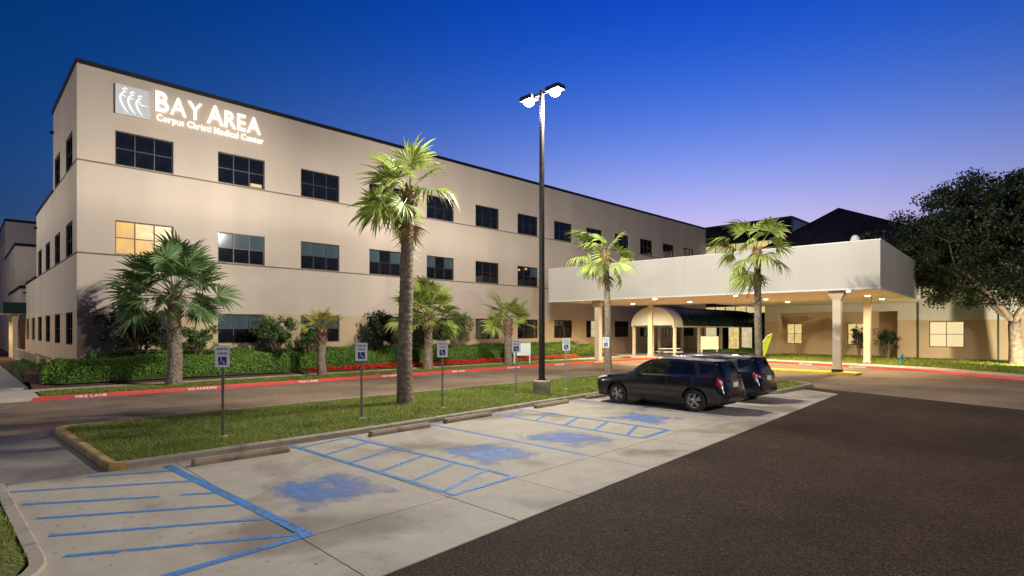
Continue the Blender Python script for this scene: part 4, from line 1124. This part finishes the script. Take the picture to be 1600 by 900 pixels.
# ================================================================== palms
def frond_mesh(mat, seed, pet=.9, L=1.0, n=26, spread=115, droop=.5, fold=.25, fuse=.45):
    r = random.Random(seed); mb = MB()
    pts = []; N = 5
    for i in range(N+1):
        s = i/N; pts.append((pet*s, 0, -.10*pet*s*s*droop*2))
    mb.tube(pts, [.026*(1-.55*i/N) for i in range(N+1)], 5, squash=.6)
    bx, bz = pts[-1][0], pts[-1][2]
    tilt = -.25*droop
    dth = 2*R(spread)/(n-1)
    for k in range(n):
        th = -R(spread)+dth*k
        if r.random() < .05: continue
        l = L*(.62+.38*math.cos(th*.62))*(.78+.32*r.random())
        pz = fold*(1 if k % 2 else -1)*.04
        lift = .16*abs(math.sin(th))*L
        dx, dy = math.cos(th), math.sin(th)
        rows = []
        M_ = 6; tw = r.uniform(-.25, .25); dd = droop*(.7+.6*r.random())
        for i in range(M_+1):
            s = i/M_; q = s*l
            w = q*dth*.62 if s < fuse else fuse*l*dth*.62*(1-(s-fuse)/(1-fuse))**.7
            w = max(w, .003)
            z = bz+lift*s+tilt*q*dx - dd*max(0, s-.35)**2*l*1.05 + (pz if s < .9 else 0)*min(1, s*3)
            sh = 1-.25*dd*max(0, s-.45)
            x = bx+dx*q*sh; y = dy*q*sh
            rows.append(((x-dy*-w*-1, y+dx*w, z+w*tw), (x, y, z-w*.35), (x+dy*w, y-dx*w, z-w*tw)))
        b = len(mb.v)
        for a, c, d in rows: mb.v += [a, c, d]
        for i in range(M_):
            mb.f.append((b+3*i, b+3*i+1, b+3*i+4, b+3*i+3)); mb.f.append((b+3*i+1, b+3*i+2, b+3*i+5, b+3*i+4))
    return mb.mesh('frond', mat, fix=False)
def palm(name, label, x, y, z, h, r0, r1, fronds, L, pet, mat, seed, el=(78, -48), boots=.8, lean=(0, 0), droop=.5, spread=115, dead=0, wind=None, nv=4, n=26):
    o = thing(name, label, 'palm tree', (x, y, z), 0, 'palm trees in front of the building')
    r = random.Random(seed)
    mb = MB(); N = max(24, int(h*14)); pts, rad = [], []
    for i in range(N+1):
        s = i/N
        pts.append((lean[0]*s*s+.02*math.sin(s*9+seed), lean[1]*s*s+.02*math.cos(s*7+seed), h*s-.06))
        rr = r0+(r1-r0)*min(1, s*1.15); rr += .22*r0*math.exp(-s*h/.28)
        rad.append(rr*(1+.045*math.sin(i*2.4)+r.uniform(-.02, .02)))
    mb.tube(pts, rad, 16).build('trunk', 'palm_trunk', o, smooth=True)
    top = Vector((lean[0], lean[1], h-.1))
    # old leaf bases
    if boots:
        bb = MB(); nb = int(26*boots+8)
        for k in range(nb):
            a = k*2.4; s = k/nb; zz = h-boots*(1-s)-.05
            c = Vector((lean[0]*(zz/h)**2, lean[1]*(zz/h)**2, zz)); d = Vector((math.cos(a), math.sin(a), 0)); t = Vector((-d.y, d.x, 0))
            p0 = c+d*(r1*.85); p1 = c+d*(r1*1.45+.05)+Vector((0, 0, .26+.1*r.random()))
            bb.add([p0-t*.085, p0+t*.085, p1+t*.03, p1-t*.03, p0-t*.07-d*.06+Vector((0, 0, .02)), p0+t*.07-d*.06+Vector((0, 0, .02)), p1+t*.025-d*.035, p1-t*.025-d*.035],
                   [(0,1,2,3),(7,6,5,4),(0,4,5,1),(1,5,6,2),(2,6,7,3),(3,7,4,0)])
        bb.build('leaf_bases', 'palm_boot', o)
    ms = [frond_mesh(mat, seed*10+i, pet*(.9+.1*i), L, n, spread, droop*(.7+.2*i), fuse=.50) for i in range(nv)]
    for k in range(fronds):
        s = (k+.5)/fronds
        e = el[0]+(el[1]-el[0])*s**.85+r.uniform(-7, 7)
        az = k*137.5+r.uniform(-14, 14)
        if wind is not None:
            d = ((wind-az+180) % 360)-180; az += d*.28
        link('frond', ms[r.randrange(nv)], o, top+Vector((0, 0, .12*(1-s))), rot=(r.uniform(-1.05, 1.05), -R(e), R(az)), scale=.82+.34*r.random())
    if dead:
        dm = frond_mesh('frond_dead', seed*10+9, pet*.8, L*.8, 18, 70, 1.1)
        for k in range(dead): link('dead_frond', dm, o, top-Vector((0, 0, .15+.1*k)), rot=(0, R(72+6*r.random()), R(150+60*k+20*r.random())))
    return o
palm('palm_tree', 'tallest palm, thick grey trunk on the grass island left of the lamp post', 10.75, 16.0, .1, 7.15, .27, .20, 18, 1.08, .92, 'frond_green', 3, (80, -48), 1.0, (.12, -.1), .85, 108, 4, 160, n=30)
palm('palm_tree', 'broad bushy palm with short stout trunk at the left before the lit window', 6.9, 28.2, .14, 4.0, .31, .27, 44, 1.18, 1.38, 'frond_deep', 5, (84, -26), 1.0, (.0, 0), .45, 118, 1)
palm('palm_tree', 'smallest palm with sparse yellowing tuft on the verge', 13.9, 28.5, .14, 2.5, .24, .19, 12, .75, .55, 'frond_yellow', 8, (85, 10), .9, (0, 0), .3, 75, 0, n=18)
palm('palm_tree', 'full-crowned palm on the verge just right of the tallest trunk', 20.8, 28.4, .14, 3.4, .28, .25, 36, 1.15, 1.3, 'frond_green', 11, (82, -22), 1.2, (0, 0), .45, 115, 1)
palm('palm_tree', 'short palm beside the pale notice board', 27.3, 28.0, .14, 3.1, .26, .24, 20, 1.0, 1.05, 'frond_green', 14, (80, -15), 1.2, (0, 0), .45, 115, 0)
palm('palm_tree', 'slim palm with drooping pale fronds behind the nose of the near car', 23.6, 16.9, .1, 6.3, .19, .145, 14, 1.0, .9, 'frond_green', 17, (74, -55), .7, (-.12, .1), 1.0, 105, 2, 170, n=28)
palm('palm_tree', 'slim palm in front of the canopy behind the parked cars', 26.7, 10.6, .1, 6.2, .185, .145, 14, 1.05, 1.0, 'frond_green', 21, (78, -52), .8, (-.1, .05), 1.0, 105, 2, 160, n=28)

# ================================================================== oak at the right
def limbs(base, h, r0, seed, spread=1., depth=4, first=None):
    r = random.Random(seed); mb = MB(); tips = []
    def grow(p, d, l, rad, k):
        pts = [p]; q = p.copy(); dd = d.copy(); n = 4
        for i in range(n):
            dd = (dd+Vector((r.uniform(-1, 1), r.uniform(-1, 1), r.uniform(-.5, .7)))*.16).normalized(); q = q+dd*l/n; pts.append(q.copy())
        mb.tube(pts, [rad*(1-.4*i/n) for i in range(n+1)], 9 if k > 2 else 6)
        if k <= 2: tips.extend(pts[2:])
        if k == 0: return
        for j in range(3 if k > 1 else 2):
            a = r.uniform(0, 2*math.pi); v = Vector((math.cos(a), math.sin(a), r.uniform(-.1, .55)))
            grow(q, (dd*.75+v*.75*spread).normalized(), l*r.uniform(.62, .82), rad*.58, k-1)
    for d, l in (first or [(Vector((0, 0, 1)), h)]): grow(Vector(base), d.normalized(), l, r0, depth)
    return mb, tips
def oak(label, x, y, z):
    o = thing('oak_tree', label, 'tree', (x, y, z))
    mb = MB().tube([(0, 0, -.1), (.02, 0, .3), (-.06, .05, 1.5), (.02, .12, 2.6), (.1, .1, 3.3)], [.62, .46, .38, .36, .34], 14)
    l1, t1 = limbs((.05, .1, 3.0), 3.2, .22, 5, 1., 4, [(Vector((-.75, .55, .9)), 3.6), (Vector((.6, -.5, 1.)), 3.6), (Vector((-.1, -.6, 1.1)), 3.4), (Vector((.1, .75, .9)), 3.6), (Vector((-.7, -.2, .55)), 3.4)])
    mb.v, k = mb.v, len(mb.v)
    mb.v += l1.v; mb.f += [tuple(i+k for i in f) for f in l1.f]
    mb.build('trunk', 'bark', o, smooth=True)
    r = np.random.default_rng(9)
    # leaf clumps spread through an uneven dome
    cl = []
    while len(cl) < 520:
        p = r.uniform(-1, 1, 3); q = np.linalg.norm(p)
        if q > 1 or p[2] < -.80: continue
        if q < .45 and r.random() < .75: continue
        cl.append(p)
    cl = np.array(cl)*np.array([6.7, 6.7, 5.2]) + np.array([.0, .4, 8.7])
    T = np.array([tuple(t) for t in t1]); T = T[r.choice(len(T), min(170, len(T)), False)]
    cl = np.concatenate([cl, T])
    cl[:, :2] += r.normal(size=(len(cl), 2))*.5; cl[:, 2] += r.normal(size=len(cl))*.45
    per = 170
    rad = r.uniform(.45, 1.0, len(cl))
    off = r.normal(size=(len(cl), per, 3)); off /= np.linalg.norm(off, axis=2)[..., None]; off *= (r.random((len(cl), per, 1))**.5)
    P = cl[:, None, :]+off*rad[:, None, None]*np.array([1.25, 1.25, .75])
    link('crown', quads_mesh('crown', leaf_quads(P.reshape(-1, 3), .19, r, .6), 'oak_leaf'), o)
    return o
oak('big dark spreading tree with pale forked trunk at the right edge', 53.0, 3.2, .15)

# ================================================================== hedges, shrubs, flowers
def hedge(name, label, x0, x1, y0, y1, h, mat, n, seed, group=None, wob=.12, leaf=.085, zf=zb):
    o = thing(name, label, 'hedge', ((x0+x1)/2, (y0+y1)/2, zf(0, (y0+y1)/2)-.04), 0, group)
    r = np.random.default_rng(seed)
    hx, hy = (x1-x0)/2, (y1-y0)/2
    nx = max(8, int((x1-x0)/.35)); ph = r.uniform(0, 6, 4)
    def wv(x): return 1+wob*(np.sin(x*1.3+ph[0])+.6*np.sin(x*2.9+ph[1])+.4*np.sin(x*5.3+ph[2]))
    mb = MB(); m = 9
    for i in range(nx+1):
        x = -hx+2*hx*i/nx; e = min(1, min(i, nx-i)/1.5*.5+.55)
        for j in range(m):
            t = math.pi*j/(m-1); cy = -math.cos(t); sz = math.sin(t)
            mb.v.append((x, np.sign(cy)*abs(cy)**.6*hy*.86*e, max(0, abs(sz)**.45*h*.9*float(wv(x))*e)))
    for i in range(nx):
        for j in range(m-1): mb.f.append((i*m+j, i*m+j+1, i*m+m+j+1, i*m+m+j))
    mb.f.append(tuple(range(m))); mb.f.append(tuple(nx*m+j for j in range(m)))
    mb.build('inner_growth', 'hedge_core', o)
    x = r.uniform(-hx, hx, n); t = np.pi*r.random(n)
    cy = -np.cos(t); e = np.clip((hx-np.abs(x))/.5*.4+.6, 0, 1); k = 1-.22*r.random(n)**2
    P = np.stack([x, np.sign(cy)*np.abs(cy)**.6*hy*e*k, np.abs(np.sin(t))**.45*h*wv(x)*e*k+r.normal(size=n)*.025], 1)
    P[:, 2] = np.maximum(P[:, 2], .03)
    ends = r.random(n) < .03
    P[ends, 0] = np.sign(P[ends, 0])*hx*(.97+.03*r.random(ends.sum()))
    link('foliage', quads_mesh('foliage', leaf_quads(P, leaf, r, .6, np.stack([np.zeros(n), cy*.75, np.sin(t)*.8+.25], 1)), mat), o)
    return o
HG = 'clipped hedges in front of the building'
hedge('hedge', 'wide rounded green hedge at the far left in front of the building corner', 2.6, 13.4, 30.5, 32.3, 1.05, 'hedge_leaf', 30000, 1, HG, .05)
hedge('hedge', 'long clipped hedge along the walk behind the red flowers', 13.7, 29.6, 30.9, 32.2, 1.0, 'hedge_leaf', 34000, 2, HG, .05)
hedge('hedge', 'bright lime hedge at the right end of the bed near the canopy column', 30.0, 42.5, 30.9, 32.4, .95, 'hedge_lime', 20000, 3, HG, .08)
hedge('hedge', 'dark narrow hedge against the wall below the ground floor windows', 4.6, 24., 33.3, 34.25, .85, 'hedge_leaf', 22000, 4, HG, .06)
hedge('hedge', 'dark hedge against the wall behind the lime hedge', 24.3, 42., 33.3, 34.25, .8, 'hedge_leaf', 14000, 5, HG, .06)
o_ = hedge('hedge', 'low dark hedge turning the left corner beside the railing', 2.35, 3.35, 34.6, 46, .75, 'hedge_leaf', 12000, 6, HG, .06, zf=lambda x, y: .14)
hedge('hedge', 'low dark hedge left of the paved side path', -10., -2.0, 31.0, 33.2, .8, 'hedge_leaf', 9000, 61, HG, .06, zf=lambda x, y: .14)
hedge('hedge', 'low green planting beside the vaulted walkway posts', 49, 60, 23.6, 24.8, .55, 'hedge_leaf', 7000, 62, HG, .15, zf=lambda x, y: .14)
def shrub(label, x, y, z, h, r_, mat, n, seed, clumps=26, group='loose shrubs against the facade', leaf=.13, stems=7):
    o = thing('shrub', label, 'shrub', (x, y, z), 0, group)
    r = np.random.default_rng(seed); mb = MB(); C_ = []
    for k in range(stems):
        a = 2*math.pi*k/stems+r.uniform(-.3, .3); d = r_*r.uniform(.25, .65)
        top = (math.cos(a)*d, math.sin(a)*d*.55, h*r.uniform(.55, .8))
        mid = (top[0]*.35, top[1]*.35, top[2]*.45)
        mb.tube([(top[0]*.08, top[1]*.08, -.05), mid, top], [.045, .035, .015], 6); C_.append(top)
        for q in range(2):
            e = (top[0]+r.normal()*.4*r_*.6, top[1]+r.normal()*.25, top[2]+r.uniform(.05, .5)); mb.tube([mid, ((mid[0]+e[0])/2, (mid[1]+e[1])/2, (mid[2]+e[2])/2+.08), e], [.025, .018, .008], 5); C_.append(e)
    mb.build('stems', 'stem', o)
    while len(C_) < clumps+stems*3:
        p = r.uniform(-1, 1, 3)
        if np.linalg.norm(p) > 1: continue
        C_.append((p[0]*r_*.9, p[1]*r_*.55, h*.62+p[2]*h*.36))
    C_ = np.array(C_); per = max(1, n//len(C_))
    rad = r.uniform(.22, .5, len(C_))*r_*.55
    off = r.normal(size=(len(C_), per, 3)); off /= np.linalg.norm(off, axis=2)[..., None]; off *= r.random((len(C_), per, 1))**.4
    P = (C_[:, None]+off*rad[:, None, None]).reshape(-1, 3); P = P[P[:, 2] > .12]
    link('foliage', quads_mesh('foliage', leaf_quads(P, leaf, r, .5, np.array([0, -.35, .6])), mat), o)
    return o
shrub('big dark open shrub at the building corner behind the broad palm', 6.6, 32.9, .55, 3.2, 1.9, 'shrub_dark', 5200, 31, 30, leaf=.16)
shrub('loose green shrub right of the broad palm trunk', 9.1, 33.0, .55, 2.5, 1.1, 'shrub_leaf', 1700, 32, 14)
shrub('rounded green shrub left of the smallest palm', 13.2, 32.8, .5, 3.0, 1.5, 'shrub_leaf', 4200, 33)
shrub('small green shrub behind the smallest palm', 15.3, 32.9, .5, 2.1, .9, 'shrub_leaf', 1800, 34, 12)
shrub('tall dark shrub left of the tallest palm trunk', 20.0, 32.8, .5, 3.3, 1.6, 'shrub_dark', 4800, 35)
shrub('tall green shrub behind the full-crowned palm', 23.4, 32.8, .5, 3.4, 1.5, 'shrub_leaf', 4200, 36)
shrub('leggy shrub with pale stems right of the full-crowned palm', 26.6, 32.8, .5, 3.7, 1.5, 'shrub_leaf', 3400, 37)
shrub('dark leafy plant under the canopy beside the front right column', 56.0, 13.6, .15, 2.7, 1.2, 'shrub_dark', 2400, 38, 14, 'plants under the canopy')
shrub('wide dark leafy plant under the canopy left of the hydrant', 56.4, 11.6, .15, 2.4, 1.6, 'shrub_dark', 2800, 39, 16, 'plants under the canopy')

def flowers(name, x0, x1, y0, y1, mat, n, seed, h=.34):
    r = np.random.default_rng(seed)
    x = r.uniform(x0, x1, n); y = r.uniform(y0, y1, n)
    cx = r.uniform(x0, x1, 220); cy = r.uniform(y0, y1, 220); ci = r.integers(0, 220, n); x = cx[ci]+r.normal(size=n)*.13; y = cy[ci]+r.normal(size=n)*.10
    z = .15+h*(.35+.65*r.random(220)[ci])*r.random(n)**.45
    o = kind(link(name, quads_mesh(name, leaf_quads(np.stack([x, y, z+.04], 1), .075, r, .8), mat)), 'stuff')
    g_ = r.choice(n, n//2, False)
    kind(link('flower_leaves', quads_mesh('flower_leaves', leaf_quads(np.stack([x[g_], y[g_], z[g_]*.75], 1), .08, r, .5), 'hedge_leaf')), 'stuff')
flowers('red_flowers', 14.5, 29., 30.25, 30.95, 'red_flower', 11000, 41)
flowers('orange_flowers', 29., 38, 30.25, 30.95, 'orange_flower', 6000, 42)
flowers('red_flowers', 20.5, 29.5, 32.35, 33.1, 'red_flower', 3500, 43, .55)
